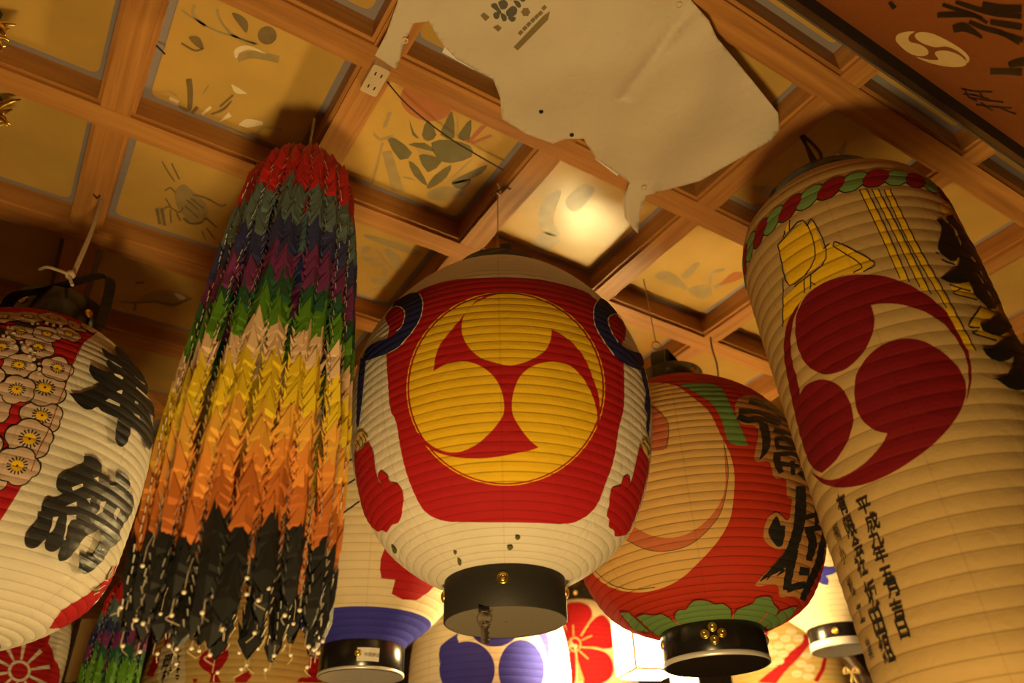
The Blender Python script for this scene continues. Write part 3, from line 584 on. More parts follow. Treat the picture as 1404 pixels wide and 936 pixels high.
b = MB(); b.strap(bend([LA.inv[:3, :3] @ p + LA.inv[:3, 3] for p in bp], 4), LA.inv[:3, :3] @ np.array((.58, .81, 0)), .026, .004); b.build('handle', MT['black'], LA.root)
hk = at_z((139, 272), CEIL); top = at_h((97, 380), 1.83)
LA.wire(bend([hk + (0, 0, .0), hk * .6 + top * .4 + (.006, 0, 0), top + (0, 0, .005)], 5), .004, 'rope', 'hanging_rope')
LA.wire(bend([hk + (.004, 0, 0), hk * .5 + top * .5 + (.010, 0, 0), top + (.004, .003, .0)], 5), .0035, 'rope', 'hanging_rope')
LA.wire(bend([top + (-.085, .0, .028), top + (-.06, -.01, .026), top + (-.025, -.012, .012), top + (0, -.012, 0)], 5), .004, 'rope', 'rope_tail')
b = MB(); b.lathe([(.0005, -.013), (.009, -.009), (.012, 0), (.009, .009), (.0005, .013)], 12, LA.inv[:3, :3] @ top + LA.inv[:3, 3] + (0, -.004, .004)); b.build('rope_knot', MT['rope'], LA.root, True)
LA.wire([top + (0, -.01, 0), top + (.02, -.012, -.035)], .004, 'rope', 'rope_tail')

# ---- right lantern: tall tan cylinder with red three-comma crest
sc = 1.103
pr = np.array((.8649, -.5029)); ax = np.array((.72872, 1.25358)) * sc - pr * .007
R = Lantern('paper_lantern', 'tall tan cylindrical paper lantern with red three-comma crest and twisted rope border', ax,
    [(2.805, .13), (2.792, .152), (2.768, .178), (2.735, .207), (2.69, .222), (2.62, .229), (2.5, .228), (2.25, .2225), (2.0, .2145), (1.85, .209), (1.765, .206), (1.735, .196), (1.71, .17), (1.695, .135)], 40, MT['tan'], cols=112, tilt=(0.0, -.03, 0), amp=.0018)
R.paint('crest', [[(1129, 513), (1105, 499), (1092, 469), (1092, 432), (1105, 406), (1127, 389), (1161, 378), (1202, 377), (1239, 387), (1277, 409), (1307, 439), (1325, 473), (1332, 507), (1331, 528), (1324, 553), (1328, 525), (1325, 492), (1314, 469), (1295, 445), (1269, 428), (1239, 418), (1209, 416), (1194, 418), (1199, 436), (1196, 458), (1183, 484), (1161, 505), (1142, 512)],
  [(1174, 514), (1187, 492), (1209, 473), (1239, 464), (1269, 469), (1299, 488), (1318, 510), (1325, 533), (1317, 563), (1292, 597), (1258, 626), (1219, 650), (1180, 665), (1146, 668), (1124, 660), (1112, 646), (1128, 656), (1141, 658), (1166, 648), (1190, 631), (1209, 609), (1217, 594), (1200, 590), (1180, 573), (1172, 548)],
  [(1129, 520), (1151, 529), (1166, 553), (1170, 578), (1161, 607), (1146, 631), (1127, 648), (1114, 641), (1100, 607), (1090, 568), (1080, 519), (1075, 488), (1076, 458), (1084, 432), (1101, 406), (1090, 432), (1084, 465), (1087, 499), (1092, 515), (1097, 541), (1103, 530), (1112, 524)]], MT['crimson'], each=True)
z3 = lambda p: zm(1060, 260, .2351, p)
R.paint('yellow_streamer', [z3(p) for p in ([(30, 325), (175, 180), (195, 215), (235, 183), (310, 400), (220, 480), (125, 565), (95, 558)], [(295, 345), (330, 315), (350, 330), (380, 310), (590, 425), (525, 480), (400, 497), (300, 540), (200, 600), (130, 690), (60, 800), (60, 640), (180, 520), (290, 440)], [(505, 0), (545, 0), (650, 230), (790, 530), (735, 520)], [(575, 0), (610, 0), (760, 300), (915, 605), (850, 565)], [(645, 0), (680, 0), (840, 330), (1000, 620), (1180, 940), (1130, 930), (1000, 690), (800, 330)], [(70, 240), (95, 175), (100, 245), (60, 290)])] +
   [zm(1260, 280, .15385, p) for p in ([(180, 0), (260, 0), (310, 90), (230, 110)], [(280, 720), (440, 695), (530, 860), (310, 795)], [(320, 545), (360, 480), (345, 470), (300, 530)])] +
   [zm(1260, 400, .15385, p) for p in ([(445, 300), (560, 130), (640, 160), (720, 90), (800, 130), (830, 200), (880, 280), (920, 380), (880, 390), (800, 400), (690, 445), (500, 365), (540, 325)],)], MT['yellow'], layer=2, raw=True)
R.paint('streamer_lines', [stroke(z3(p), 1.6) for p in ([(30, 325), (175, 180), (245, 400), (95, 558), (30, 325)], [(195, 215), (235, 183), (310, 400), (125, 565)], [(295, 345), (330, 315)], [(350, 330), (515, 440), (470, 485)], [(350, 330), (380, 310), (590, 425), (525, 480)], [(60, 520), (58, 800)], [(183, 520), (183, 605)], [(222, 490), (218, 580)], [(222, 540), (248, 556)], [(70, 240), (60, 280)], [(98, 175), (95, 240)])] +
   [stroke(z3(p), 1.5) for p in ([(502, 0), (620, 250), (740, 520)], [(545, 0), (660, 230), (795, 540)], [(575, 0), (720, 290), (855, 570)], [(612, 0), (770, 300), (920, 610)], [(645, 0), (800, 330), (1010, 690)], [(680, 0), (840, 320), (1000, 600), (1180, 940)])] +
   [stroke(zm(1260, 280, .15385, p), 1.5) for p in ([(270, 720), (370, 750), (460, 775)], [(370, 755), (305, 795), (515, 855)], [(200, 495), (250, 520), (320, 540)], [(150, 430), (180, 440)])] +
   [stroke(zm(1260, 400, .15385, p), 1.7) for p in ([(555, 125), (440, 300), (540, 322)], [(525, 345), (480, 372), (690, 440)], [(690, 95), (680, 140)], [(805, 240), (810, 265)], [(865, 310), (870, 340)], [(800, 350), (810, 375)])], MT['ink'], layer=3, raw=True)
ROPE = [(1030, 361, 'r'), (1035, 343, 'g'), (1048, 324, 'r'), (1063, 306, 'g'), (1085, 287, 'r'), (1110, 270, 'g'), (1138, 255, 'r'), (1170, 245, 'g'), (1198, 239, 'r'), (1226, 238, 'g'), (1249, 241, 'r'), (1268, 247, 'g')]
hits = [R.hit(p[:2]) for p in ROPE]; s_mid = sorted(h[1] for h in hits[3:9])[3]; dth = (hits[8][0] - hits[3][0]) / 5
o_, r_, g_ = [], [], []
for k in range(int(round(2 * math.pi / abs(dth))) // 2 * 2):
    th = hits[6][0] + (k - 6) * (2 * math.pi / (int(round(2 * math.pi / abs(dth))) // 2 * 2)); th = (th + math.pi) % (2 * math.pi) - math.pi
    HL = abs(dth) * .226 * .74; lens = lambda m: [(HL * m * math.cos(x) * abs(math.cos(x)) ** .15, .023 * m * math.sin(x) + .012 * math.cos(x)) for x in np.linspace(0, 2 * math.pi, 25)[:-1]]
    (r_ if k % 2 == 0 else g_).append((th, s_mid, lens(.95))); o_.append((th, s_mid, lens(1.05)))
R.paramloops('rope_border_outline', o_, MT['ink'], 4); [R.paramloops('rope_twist', [q_], MT['green'], 5) for q_ in g_]; [R.paramloops('rope_twist', [q_], MT['darkred'], 6) for q_ in r_]
R.paint('lettering', [zm(1260, 280, .15385, [(235, 115), (290, 98), (370, 210), (500, 400), (610, 590), (735, 800), (752, 905), (700, 880), (600, 770), (630, 830), (680, 940), (610, 930), (500, 830), (460, 740), (440, 690), (360, 710), (270, 708), (185, 665), (250, 620), (340, 560), (365, 480), (345, 470), (320, 510), (275, 512), (205, 460), (160, 400), (175, 330), (197, 260), (190, 200), (150, 140), (195, 133), (240, 170)]),
   zm(1260, 400, .15385, [(535, 295), (620, 260), (715, 198), (770, 250), (832, 310), (780, 360), (720, 395), (640, 385), (560, 345)]),
   zm(1260, 400, .15385, [(555, 508), (640, 505), (720, 460), (800, 400), (850, 380), (940, 395), (1000, 420), (1030, 600), (1010, 870), (870, 880), (790, 860), (730, 820), (690, 790), (640, 775), (720, 770), (790, 740), (830, 680), (840, 620), (832, 578), (790, 610), (720, 628), (640, 600), (590, 565)])], MT['ink'], layer=7, each=True, raw=True)
R.paint('lettering_streaks', [stroke(zm(1260, 280, .15385, p), wd) for p, wd in (([(235, 150), (300, 220), (335, 290), (365, 370)], [1, 2, 3, 1]), ([(455, 475), (495, 518)], 2), ([(495, 605), (565, 710)], 1.6), ([(535, 600), (590, 695)], 1.6), ([(600, 780), (630, 825)], 2))], MT['tan'], layer=8, raw=True)
sm_ = .036
R.text('letter', [(c, p, .030, .92, .016) for c, p in zip('平成九年', ((1186, 694), (1197, 716), (1202, 738), (1208, 760)))] + [(c, p, .030, .85, .018) for c, p in zip('五月吉日', ((1218, 789), (1224, 806), (1232, 836), (1239, 862)))] +
   [(c, p, .036, .72, .016) for c, p in zip('有限会社', ((1156, 692), (1167, 722), (1177, 749), (1182, 776)))] + [(c, p, .043, .72, .020) for c, p in zip('坂田組', ((1197, 814), (1205, 853), (1216, 889)))] +
   [(c, p, .033, .62, .012) for c, p in zip('㈲小松工業', ((1149, 730), (1157, 761), (1169, 805), (1182, 842), (1194, 890)))], MT['ink'], layer=9)
R.bottom_cap(.135, .05); R.top_cap(.130, .03); R.bail(.118, .10, .1, .03)
hk = at_z((1097, 188), CEIL); tp = np.array((*ax, 1.695 + R.top + .095))
for k in range(3): R.wire(bend([hk + (.004 * k, .0, .02), (hk + tp) / 2 + (.012 * math.sin(k * 2), .008 * math.cos(k * 3), 0), tp + (-.03, .02 * k - .02, .012)], 5), .004, 'cord', 'hanging_cord')

# ---- red lantern with pale moon
ax = (.4536 * 1.07, 1.948 * 1.07)
mz = lambda L_: [(1.5 + (z - 1.5) * 1.07, r * 1.07) for z, r in L_]
Rm = Lantern('paper_lantern', 'red paper lantern with pale tan moon, green leaves and black writing', ax,
    mz([(2.622, .105), (2.60, .145), (2.57, .19), (2.53, .236), (2.48, .272), (2.4, .306), (2.29, .320), (2.2, .314), (2.11, .293), (2.035, .252), (2.0, .212), (1.975, .155), (1.965, .12)]), 42, MT['orangered'], cols=112, amp=.0022)
Rm.paint('moon', [[(925, 528), (950, 545), (972, 564), (988, 596), (1001, 622), (1007, 650), (1006, 680), (1001, 711), (985, 740), (959, 769), (931, 794), (898, 808), (866, 811), (834, 803), (809, 781), (792, 740), (782, 690), (782, 630), (800, 575), (840, 535), (880, 526)]], MT['moon'])
Rm.paint('moon_crescent', [[(992, 607), (997, 632), (998, 655), (996, 676), (990, 697), (974, 722), (949, 744), (920, 754), (888, 753), (859, 740), (870, 722), (891, 733), (916, 737), (941, 732), (967, 715), (985, 693), (994, 670), (994, 640)], [(888, 552), (900, 558), (912, 573), (917, 590), (913, 615), (900, 618), (885, 618)]], MT['salmon'], each=True)
Rm.paint('moon_lines', [stroke(p, 1.) for p in ([(992, 607), (997, 632), (998, 655), (990, 697), (974, 722), (949, 744), (920, 754), (888, 753), (859, 740)], [(888, 552), (912, 573), (917, 590), (913, 615)], [(812, 778), (836, 799), (866, 807), (898, 804)])], MT['olive'])
Rm.paint('leaf_edge', [[(930, 527), (960, 525), (988, 532), (1001, 555), (1014, 583), (1026, 611), (1001, 608), (990, 578), (978, 556), (955, 540)]], MT['green'])
Rm.paint('upper_leaf', [[(972, 532), (985, 545), (991, 574), (1001, 606), (1022, 608), (1012, 583), (1000, 556), (986, 533)]], MT['green'])
LV = [[(873, 844), (884, 840), (898, 842), (907, 840), (918, 846), (938, 860), (930, 872), (900, 868), (885, 856)], [(925, 844), (929, 835), (941, 833), (945, 827), (952, 822), (970, 822), (981, 827), (990, 826), (1000, 832), (1002, 842), (999, 860), (959, 864), (938, 860)], [(1008, 837), (1018, 830), (1031, 826), (1036, 819), (1045, 816), (1056, 817), (1060, 826), (1067, 833), (1060, 847), (1050, 856), (1030, 864), (1004, 860)], [(1068, 838), (1080, 832), (1092, 830), (1088, 838), (1072, 852), (1055, 860), (1050, 858)], [(850, 838), (862, 838), (875, 850), (890, 864), (870, 862)]]
Rm.paint('leaf_outline', [smooth_loop([((x - sum(q[0] for q in l) / len(l)) * 1.05 + sum(q[0] for q in l) / len(l), (y - sum(q[1] for q in l) / len(l)) * 1.08 + sum(q[1] for q in l) / len(l)) for x, y in l]) for l in LV], MT['darkred'], each=True); Rm.paint('lower_leaf', LV, MT['green'], sm=True, each=True)
Rm.paint('leaf_vein', [stroke([(968, 862), (966, 848)], [4, 2]), stroke([(999, 860), (1006, 838)], 2.5), stroke([(1040, 852), (1052, 838)], 2), stroke([(938, 860), (922, 846)], 2)], MT['salmon'])
za = lambda p: zm(1004, 544, .1496, p)
zb = lambda p: zm(1004, 670, .1709, p)
MT['wground'] = paper('bare_paper_round_writing', (.52, .25, .08), transl=.16, rib=.45)
Rm.paint('writing_ground', [smooth_loop(za([(30, 60), (150, -10), (300, 30), (480, 180), (620, 380), (740, 640), (800, 900), (520, 930), (480, 760), (380, 740), (330, 600), (200, 580), (230, 300), (60, 240)])), smooth_loop(zb([(470, -40), (620, -60), (720, 100), (760, 340), (720, 560), (620, 760), (560, 880), (500, 850), (380, 850), (350, 760), (180, 760), (330, 600), (420, 480), (350, 480), (250, 400), (270, 250), (350, 190), (440, 250), (470, 100)]))], MT['wground'])
Rm.paint('lettering', [stroke(za(p), [w_ * .1496 for w_ in wd]) for p, wd in (
   ([(50, 180), (130, 220), (230, 215), (290, 290)], (60, 60, 55, 50)), ([(275, 250), (305, 380), (295, 490), (245, 578)], (80, 80, 60, 8)), ([(55, 135), (250, 150), (440, 240)], (40, 45, 30)), ([(240, 200), (430, 265)], (40, 30)), ([(150, 40), (350, 100), (490, 230)], (50, 60, 30)), ([(370, 310), (540, 355)], (40, 20)), ([(385, 395), (480, 390), (600, 465)], (45, 40, 40)), ([(410, 465), (595, 485)], (40, 30)), ([(390, 390), (415, 490)], (40, 40)), ([(400, 530), (560, 530), (640, 610), (665, 760)], (40, 40, 50, 50)), ([(400, 510), (405, 600), (440, 700)], (60, 70, 50)), ([(440, 615), (610, 640)], (50, 30)), ([(540, 590), (550, 720)], (45, 40)), ([(600, 690), (670, 765)], (45, 30)), ([(700, 650), (755, 810)], (20, 35)))] +
   [stroke(zb(p), [w_ * .1709 for w_ in wd]) for p, wd in (
   ([(540, -20), (540, 150), (520, 320), (465, 490), (395, 590), (215, 728)], (75, 90, 85, 85, 85, 6)), ([(350, 630), (270, 720)], (30, 6)), ([(410, 640), (350, 690)], (30, 6)), ([(490, 480), (445, 690), (430, 800)], (70, 65, 60)), ([(600, 320), (635, 430), (605, 570)], (60, 70, 50)), ([(655, 90), (670, 200), (665, 300)], (20, 40, 30)), ([(690, 40), (730, 200), (735, 350), (705, 480), (680, 600), (610, 750), (555, 880)], (15, 40, 50, 55, 60, 60, 50)), ([(575, 230), (690, 200)], (40, 40)), ([(570, 330), (700, 310)], (50, 40)), ([(530, 650), (610, 660)], (70, 60)), ([(430, 790), (580, 755)], (60, 50)))] + [smooth_loop(zb([(345, 220), (370, 250), (380, 290), (415, 300), (410, 390), (390, 450), (350, 455), (300, 390), (282, 340), (310, 270)]))], MT['inkgloss'])
cap = Rm.bottom_cap(.130, .083, 'black', 'black', rim=.012)
for du, dz in ((0, .013), (0, -.013), (-.0155, 0), (.0155, 0)): Rm.stud(.03 + du / .130 * 1.3, -.034 + dz * 1.15, .130, .0112, cap)
Rm.stud(1.6, -.03, .130, .0112, cap); Rm.stud(-1.3, -.03, .130, .0112, cap)
cap = Rm.top_cap(.10, .055); Rm.stud(.75, Rm.top + .028, .10, .008, cap); Rm.bail(.085, .13, 1.25, .045)
hk = at_z((883, 386), CEIL); rg = at_z((899, 468), Rm.root.location[2] + Rm.top + .145)
Rm.wire([hk + (0, 0, .01), (hk + rg) / 2, rg], .0016)
b = MB(); q = Rm.inv[:3, :3] @ rg + Rm.inv[:3, 3]; b.tube([q + (.014 * math.cos(x), 0, -.014 + .014 * math.sin(x)) for x in np.linspace(0, 2 * math.pi, 21)], .0018, 6); b.build('hanging_ring', MT['steel'], Rm.root)

# ================================================================== LANTERNS FURTHER BACK
def scaled(z0, z1, rmax, shape='round'):
    S = [(0, .35), (.03, .52), (.09, .70), (.18, .86), (.3, .96), (.45, 1), (.6, .98), (.72, .91), (.83, .77), (.91, .60), (.97, .42), (1, .35)]
    return [(z1 - t * (z1 - z0), r * rmax) for t, r in S]
# cream lantern with blue foot
ct = at_h((497, 896), 2.45); zb_ = ct[2] + .01
Nn = Lantern('paper_lantern', 'cream paper lantern with blue-dyed foot and a stickered black cap', ct[:2], scaled(zb_, zb_ + .80, .325), 40, MT['cream'], amp=.002)
Nn.band('blue_foot', Nn.S * .885, Nn.S, MT['blue'])
Nn.paint('red_mark', [[(528, 750), (522, 766), (521, 780), (523, 792), (542, 794), (537, 813), (552, 821), (571, 822), (586, 812), (599, 800), (577, 780), (552, 762)]], MT['red'], raw=True)
Nn.paint('black_strokes', [stroke(p, 2.2) for p in ([(470, 667), (487, 657)], [(468, 705), (493, 687)], [(474, 610), (482, 602)], [(474, 633), (484, 629)])], MT['ink'])
cap = Nn.bottom_cap(.122, .075, 'black', 'white_tin', rim=.008)
Nn.stud(-.10, -.035, .122, .010, cap)
def sticker(Ln, th, r, z, w_, h_, txt, parent):
    a = [Ln.phi0 + th + w_ / r * (i / 6 - .5) for i in range(7)]; k = r + .0012
    o = mk('sticker', [(k * math.cos(x), k * math.sin(x), zz) for zz in (z - h_ / 2, z + h_ / 2) for x in a], [(i, i + 1, i + 8, i + 7) for i in range(6)], MT['label'], parent)
    V = []; F = []
    for ch, cx, cy, sz in txt:
        for t in glyph(ch, .01):
            n = len(V)
            for x, y in t: an = Ln.phi0 + th + (cx + x * sz) / r; V.append(((k + .0006) * math.cos(an), (k + .0006) * math.sin(an), z + cy + y * sz))
            F.append((n, n + 1, n + 2))
    mk('sticker_print', V, F, MT['print'], parent)
sticker(Nn, .13, .122, -.038, .062, .036, [(c, -.006 + .011 * i, -.001, .011) for i, c in enumerate('中原商店')], cap)
# white lantern with blue three-comma crest
cb = at_h((672, 930), 3.0)
Bt = Lantern('paper_lantern', 'white paper lantern with blue three-comma crest beneath the crest lantern', cb[:2], scaled(cb[2] - .42, cb[2] + .36, .288), 40, MT['white'], amp=.002)
zc = lambda p: zm(560, 800, .171, p)
Bt.paint('crest', [zc(ell(470, 690, 222, 228, 40)), zc([(252, 640), (245, 560), (260, 500), (330, 440), (400, 395), (392, 430), (405, 472), (330, 520), (262, 610)]), zc(ell(905, 690, 184, 240, 40)), zc(ell(690, 375, 185, 128, 40)), zc([(1015, 370), (1100, 370), (1128, 480), (1120, 600), (1095, 700), (1108, 600), (1090, 500), (1050, 420)])], MT['blue'], each=True)
Bt.bottom_cap(.1, .07); Bt.top_cap(.1, .05); Bt.bail(.09, .1, 1.0)
# red flower lantern
cf = at_h((790, 828), 3.95)
Fl = Lantern('paper_lantern', 'cream paper lantern with one big red five-petal flower', cf[:2], scaled(cf[2] - .72, cf[2], .262), 38, MT['cream'], amp=.002)
zd = lambda p: zm(740, 776, .171, p)
Fl.paint('flower', [smooth_loop(zd(p)) for p in ([(270, 620), (190, 430), (180, 340), (260, 290), (380, 310), (420, 400), (330, 560)], [(290, 620), (430, 430), (520, 400), (590, 520), (600, 640), (480, 660)], [(300, 650), (420, 660), (540, 700), (590, 800), (560, 900), (430, 960), (350, 930)], [(270, 650), (290, 800), (270, 950), (160, 960), (80, 880), (90, 760), (200, 690)], [(250, 620), (150, 660), (40, 640), (20, 500), (90, 420), (180, 450)])], MT['red'], each=True)
Fl.paint('flower_lines', [zd(l) if not isinstance(l[0][0], (tuple, list)) else [zd(q) for q in l] for l in ([ell(282, 628, 52, 62, 24), ell(282, 628, 38, 46, 24)], stroke([(330, 560), (380, 480), (430, 400)], 14), stroke([(335, 595), (420, 555)], 12), stroke([(335, 650), (480, 660), (580, 700)], [12, 14, 6]), stroke([(320, 680), (390, 745)], 12), stroke([(285, 690), (310, 800), (335, 920)], [6, 20, 50]), stroke([(240, 680), (215, 750)], 12), stroke([(270, 560), (268, 470)], 12), stroke([(230, 610), (150, 590)], 12))], MT['buff'])
Fl.top_cap(.09, .055); Fl.stud(.0, Fl.top + .03, .09, .011); Fl.bail(.075, .12, .3, .02); Fl.bottom_cap(.09, .06)
# cream lantern with blue mark, beside the tall tan lantern
ck = at_h((1147, 862), 3.2)
Kl = Lantern('paper_lantern', 'cream paper lantern with dark blue mark and white-rimmed cap', ck[:2], scaled(ck[2], ck[2] + .78, .30), 40, MT['cream'], amp=.0016)
Kl.paint('blue_mark', [zm(960, 756, .1923, [(860, 60), (880, 100), (980, 98), (985, 125), (940, 160), (895, 170), (915, 200), (910, 235), (870, 230), (820, 195), (860, 185), (845, 140)])], MT['blue'])
cap = Kl.bottom_cap(.105, .075, 'black', 'white_tin', rim=.026); Kl.stud(-.05, -.028, .105, .012, cap); Kl.top_cap(.1, .04)
# patterned lantern behind
cp = at_h((1085, 935), 4.1)
Pp = Lantern('paper_lantern', 'buff paper lantern with red zigzag bands and honeycomb pattern', cp[:2], scaled(cp[2] - .38, cp[2] + .34, .262), 38, MT['buff'], amp=.002)
zf = lambda p: zm(960, 756, .1923, p)
Pp.paint('red_zigzag', [zf(p) for p in ([(740, 590), (790, 600), (780, 660), (700, 760), (600, 860), (540, 940), (410, 930), (480, 870), (560, 810), (640, 720), (730, 650)], [(880, 750), (905, 760), (890, 840), (840, 930), (810, 920), (860, 830)], [(450, 580), (490, 560), (470, 640), (455, 640)])], MT['red'], each=True, raw=True)
hexs = [zf([(cx + 40 * math.cos(a_), cy + 26 * math.sin(a_)) for a_ in np.linspace(0, 2 * math.pi, 9)[:-1]]) for cx, cy in ((520, 600), (610, 620), (560, 670), (650, 570), (700, 620), (520, 720), (590, 730), (560, 780), (510, 800), (760, 740), (720, 800), (690, 870), (780, 830), (640, 680), (770, 890), (480, 680))]
Pp.paint('honeycomb', hexs, MT['cream']); Pp.top_cap(.09, .05); Pp.bottom_cap(.09, .05)
# red crest lantern under the blossom lantern
cq = at_h((10, 926), 3.0)
Ql = Lantern('paper_lantern', 'white paper lantern with round red flower crest beneath the blossom lantern', cq[:2], scaled(cq[2] - .28, cq[2] + .28, .150), 38, MT['white'], amp=.002)
zg = lambda p: zm(0, 776, .171, p)
Ql.paint('flower_crest', [smooth_loop(zg([(155 + rr * math.cos(a_), 840 + rr * .96 * math.sin(a_)) for a_ in np.linspace(0, 2 * math.pi, 61)[:-1] for rr in [330 * (.86 + .14 * abs(math.sin(2.5 * a_ + .9)) ** .5)]]), 1), smooth_loop(zg([(340, 510), (400, 530), (370, 640), (250, 700), (240, 580)]))], MT['red'])
Ql.paint('crest_lines', [[zg(ell(155, 840, 92, 86, 30)), zg(ell(155, 840, 68, 64, 30))]] + [zg(stroke([(155 + 95 * math.cos(a_), 840 + 90 * math.sin(a_)), (155 + 245 * math.cos(a_), 840 + 235 * math.sin(a_))], [18, 34])) for a_ in np.linspace(0, 2 * math.pi, 11)[:-1] - .15], MT['white'])
Ql.top_cap(.09, .05); Ql.bottom_cap(.09, .05)
# red and gold lantern with a name slip
cs = at_h((338, 962), 3.15)
Sl = Lantern('paper_lantern', 'buff and red flowered paper lantern with a name slip', cs[:2], scaled(cs[2] - .42, cs[2] + .40, .355), 44, MT['buff'], amp=.002)
zh = lambda p: zm(180, 816, .1282, p)
Sl.paint('red_ground', [zh(p) for p in ([(390, 400), (480, 420), (440, 520), (330, 600), (290, 740), (230, 870), (160, 860), (230, 680), (330, 560)], [(720, 720), (800, 590), (920, 580), (960, 490), (1000, 510), (1040, 640), (960, 780), (910, 830), (960, 930), (830, 930), (850, 850), (770, 790)], [(1110, 890), (1240, 810), (1290, 860), (1230, 930), (1110, 930)], [(660, 890), (710, 890), (700, 930), (660, 930)])] + [zm(330, 816, .1282, p) for p in ([(740, 680), (880, 640), (870, 930), (600, 930), (640, 880), (720, 880)], [(40, 830), (100, 800), (60, 930), (0, 930)])], MT['red'], each=True)
Sl.paint('name_slip', [smooth_loop(zh([(350, 540), (560, 540), (570, 700), (560, 940), (300, 940), (290, 760)]))], MT['cream'])
Sl.text('letter', [('岡', (180 + .1282 * 385, 816 + .1282 * 710), .048, .9, .03), ('村', (180 + .1282 * 375, 816 + .1282 * 850), .048, .9, .03), ('十', (180 + .1282 * 510, 816 + .1282 * 600), .024, 1, .02)], MT['ink'])
Sl.paint('slip_dabs', [stroke(zh(p), wd) for p, wd in (([(490, 655), (525, 650)], 2.2), ([(506, 640), (500, 690)], 1.8), ([(485, 715), (520, 712)], 2), ([(488, 745), (515, 750)], 2), ([(480, 790), (520, 785)], 2.2), ([(500, 770), (494, 830)], 2), ([(474, 860), (515, 858)], 2.4), ([(478, 890), (508, 893)], 2.2))], MT['ink'], layer=Sl.layer)['kind'] = 'stuff'
Sl.top_cap(.13, .05); Sl.bottom_cap(.13, .05)
for Ln in (Nn, Bt, Fl, Kl, Pp, Ql, Sl):
    x, y, z = Ln.root.location; zt = z + Ln.top
    Ln.wire([(x, y, zt + .05), (x, y, PZ + .004)], .002)
    b = MB(); b.strap([(-.09, 0, Ln.top + .03), (0, 0, Ln.top + .055), (.09, 0, Ln.top + .03)], (0, 1, 0), .015, .003); b.build('hanger_bar', MT['black'], Ln.root)

# ================================================================== PAPER CRANES
CR = [('red', (.42, .008, .012)), ('teal', (.085, .14, .15)), ('navy', (.022, .03, .12)), ('purple', (.13, .02, .11)), ('dark_green', (.012, .075, .035)), ('green', (.07, .20, .012)), ('peach', (.66, .46, .28)), ('yellow', (.78, .50, .02)), ('gold', (.72, .36, .05)), ('orange', (.68, .25, .045)), ('rust', (.46, .13, .025)), ('black', (.012, .012, .012))]
def crane_paper(n, c):
    m, nt, p, nn, L = nodes('crane_paper_' + n); g = N(nt, 'ShaderNodeNewGeometry'); c = [min(.9, q * 1.25) for q in c]
    mx = N(nt, 'ShaderNodeMix', data_type='RGBA'); mx.inputs['A'].default_value = rgb([q * .74 for q in c]); mx.inputs['B'].default_value = rgb([min(1, q * 1.16 + .005) for q in c])
    L.new(g.outputs['Random Per Island'], mx.inputs['Factor']); L.new(mx.outputs['Result'], p.inputs['Base Color']); p.inputs['Roughness'].default_value = .5; p.inputs['Specular IOR Level'].default_value = .35
    return m
CM = [crane_paper(n, c) for n, c in CR]
CWHITE = plain('crane_paper_back', (.6, .52, .42), rough=.6)
BEAD = plain('clear_bead', (.85, .74, .62), rough=.08, spec=.9, var=.1)
ZB = [2.97, 2.755, 2.63, 2.545, 2.465, 2.415, 2.345, 2.275, 2.165, 2.095, 2.03, 1.955, 1.80]
def crane_geo(k=1., v=0):
    """folded crane threaded point up: two wings, neck and tail; +y faces outwards"""
    rnd = random.Random(v); j = lambda a: rnd.uniform(-a, a); V, F, Mi = [], [], []
    def tri(*p, m=0):
        n = len(V); V.extend([(x * k, y * k, z * k) for x, y, z in p]); F.append(tuple(range(n, n + len(p)))); Mi.append(m)
    for s in (1, -1):
        B = (0, s * .006, -.016); T = (j(.004), s * (.0140 + j(.003)), .056 + j(.007)); Lp = (-.0185, s * (.001 + j(.002)), .010); Rp = (.0185, s * (.001 + j(.002)), .010); Mx = (j(.002), s * .0160, .016)
        tri(B, Lp, Mx); tri(Lp, T, Mx); tri(B, Mx, Rp); tri(Mx, T, Rp)
    for s in (1, -1):
        T = (s * (.021 + j(.004)), j(.006), .044 + j(.008)); tri((0, .003, -.006), (s * .014, 0, .004), T, (s * .006, .003, .016)); tri((0, -.003, -.006), (s * .006, -.003, .016), T, (s * .014, 0, .004))
        tri((s * .016, .006, .002), (s * .0175, .0075, .004), (s * .0215, .008, .014), (s * .020, .006, .014), m=1)
    tri((0, .006, -.016), (-.008, 0, -.010), (0, -.006, -.016), (.008, 0, -.010))
    return V, F, Mi
VAR = 4
geos = [crane_geo(1., v) for v in range(VAR)]
meshes = {}
def crane_mesh(ci, v):
    if (ci, v) not in meshes:
        V, F, Mi = geos[v]; me = bpy.data.meshes.new('crane'); me.from_pydata(V, [], F); me.materials.append(CM[ci]); me.materials.append(CWHITE); me.polygons.foreach_set('material_index', Mi); me.update(); meshes[(ci, v)] = me
    return meshes[(ci, v)]
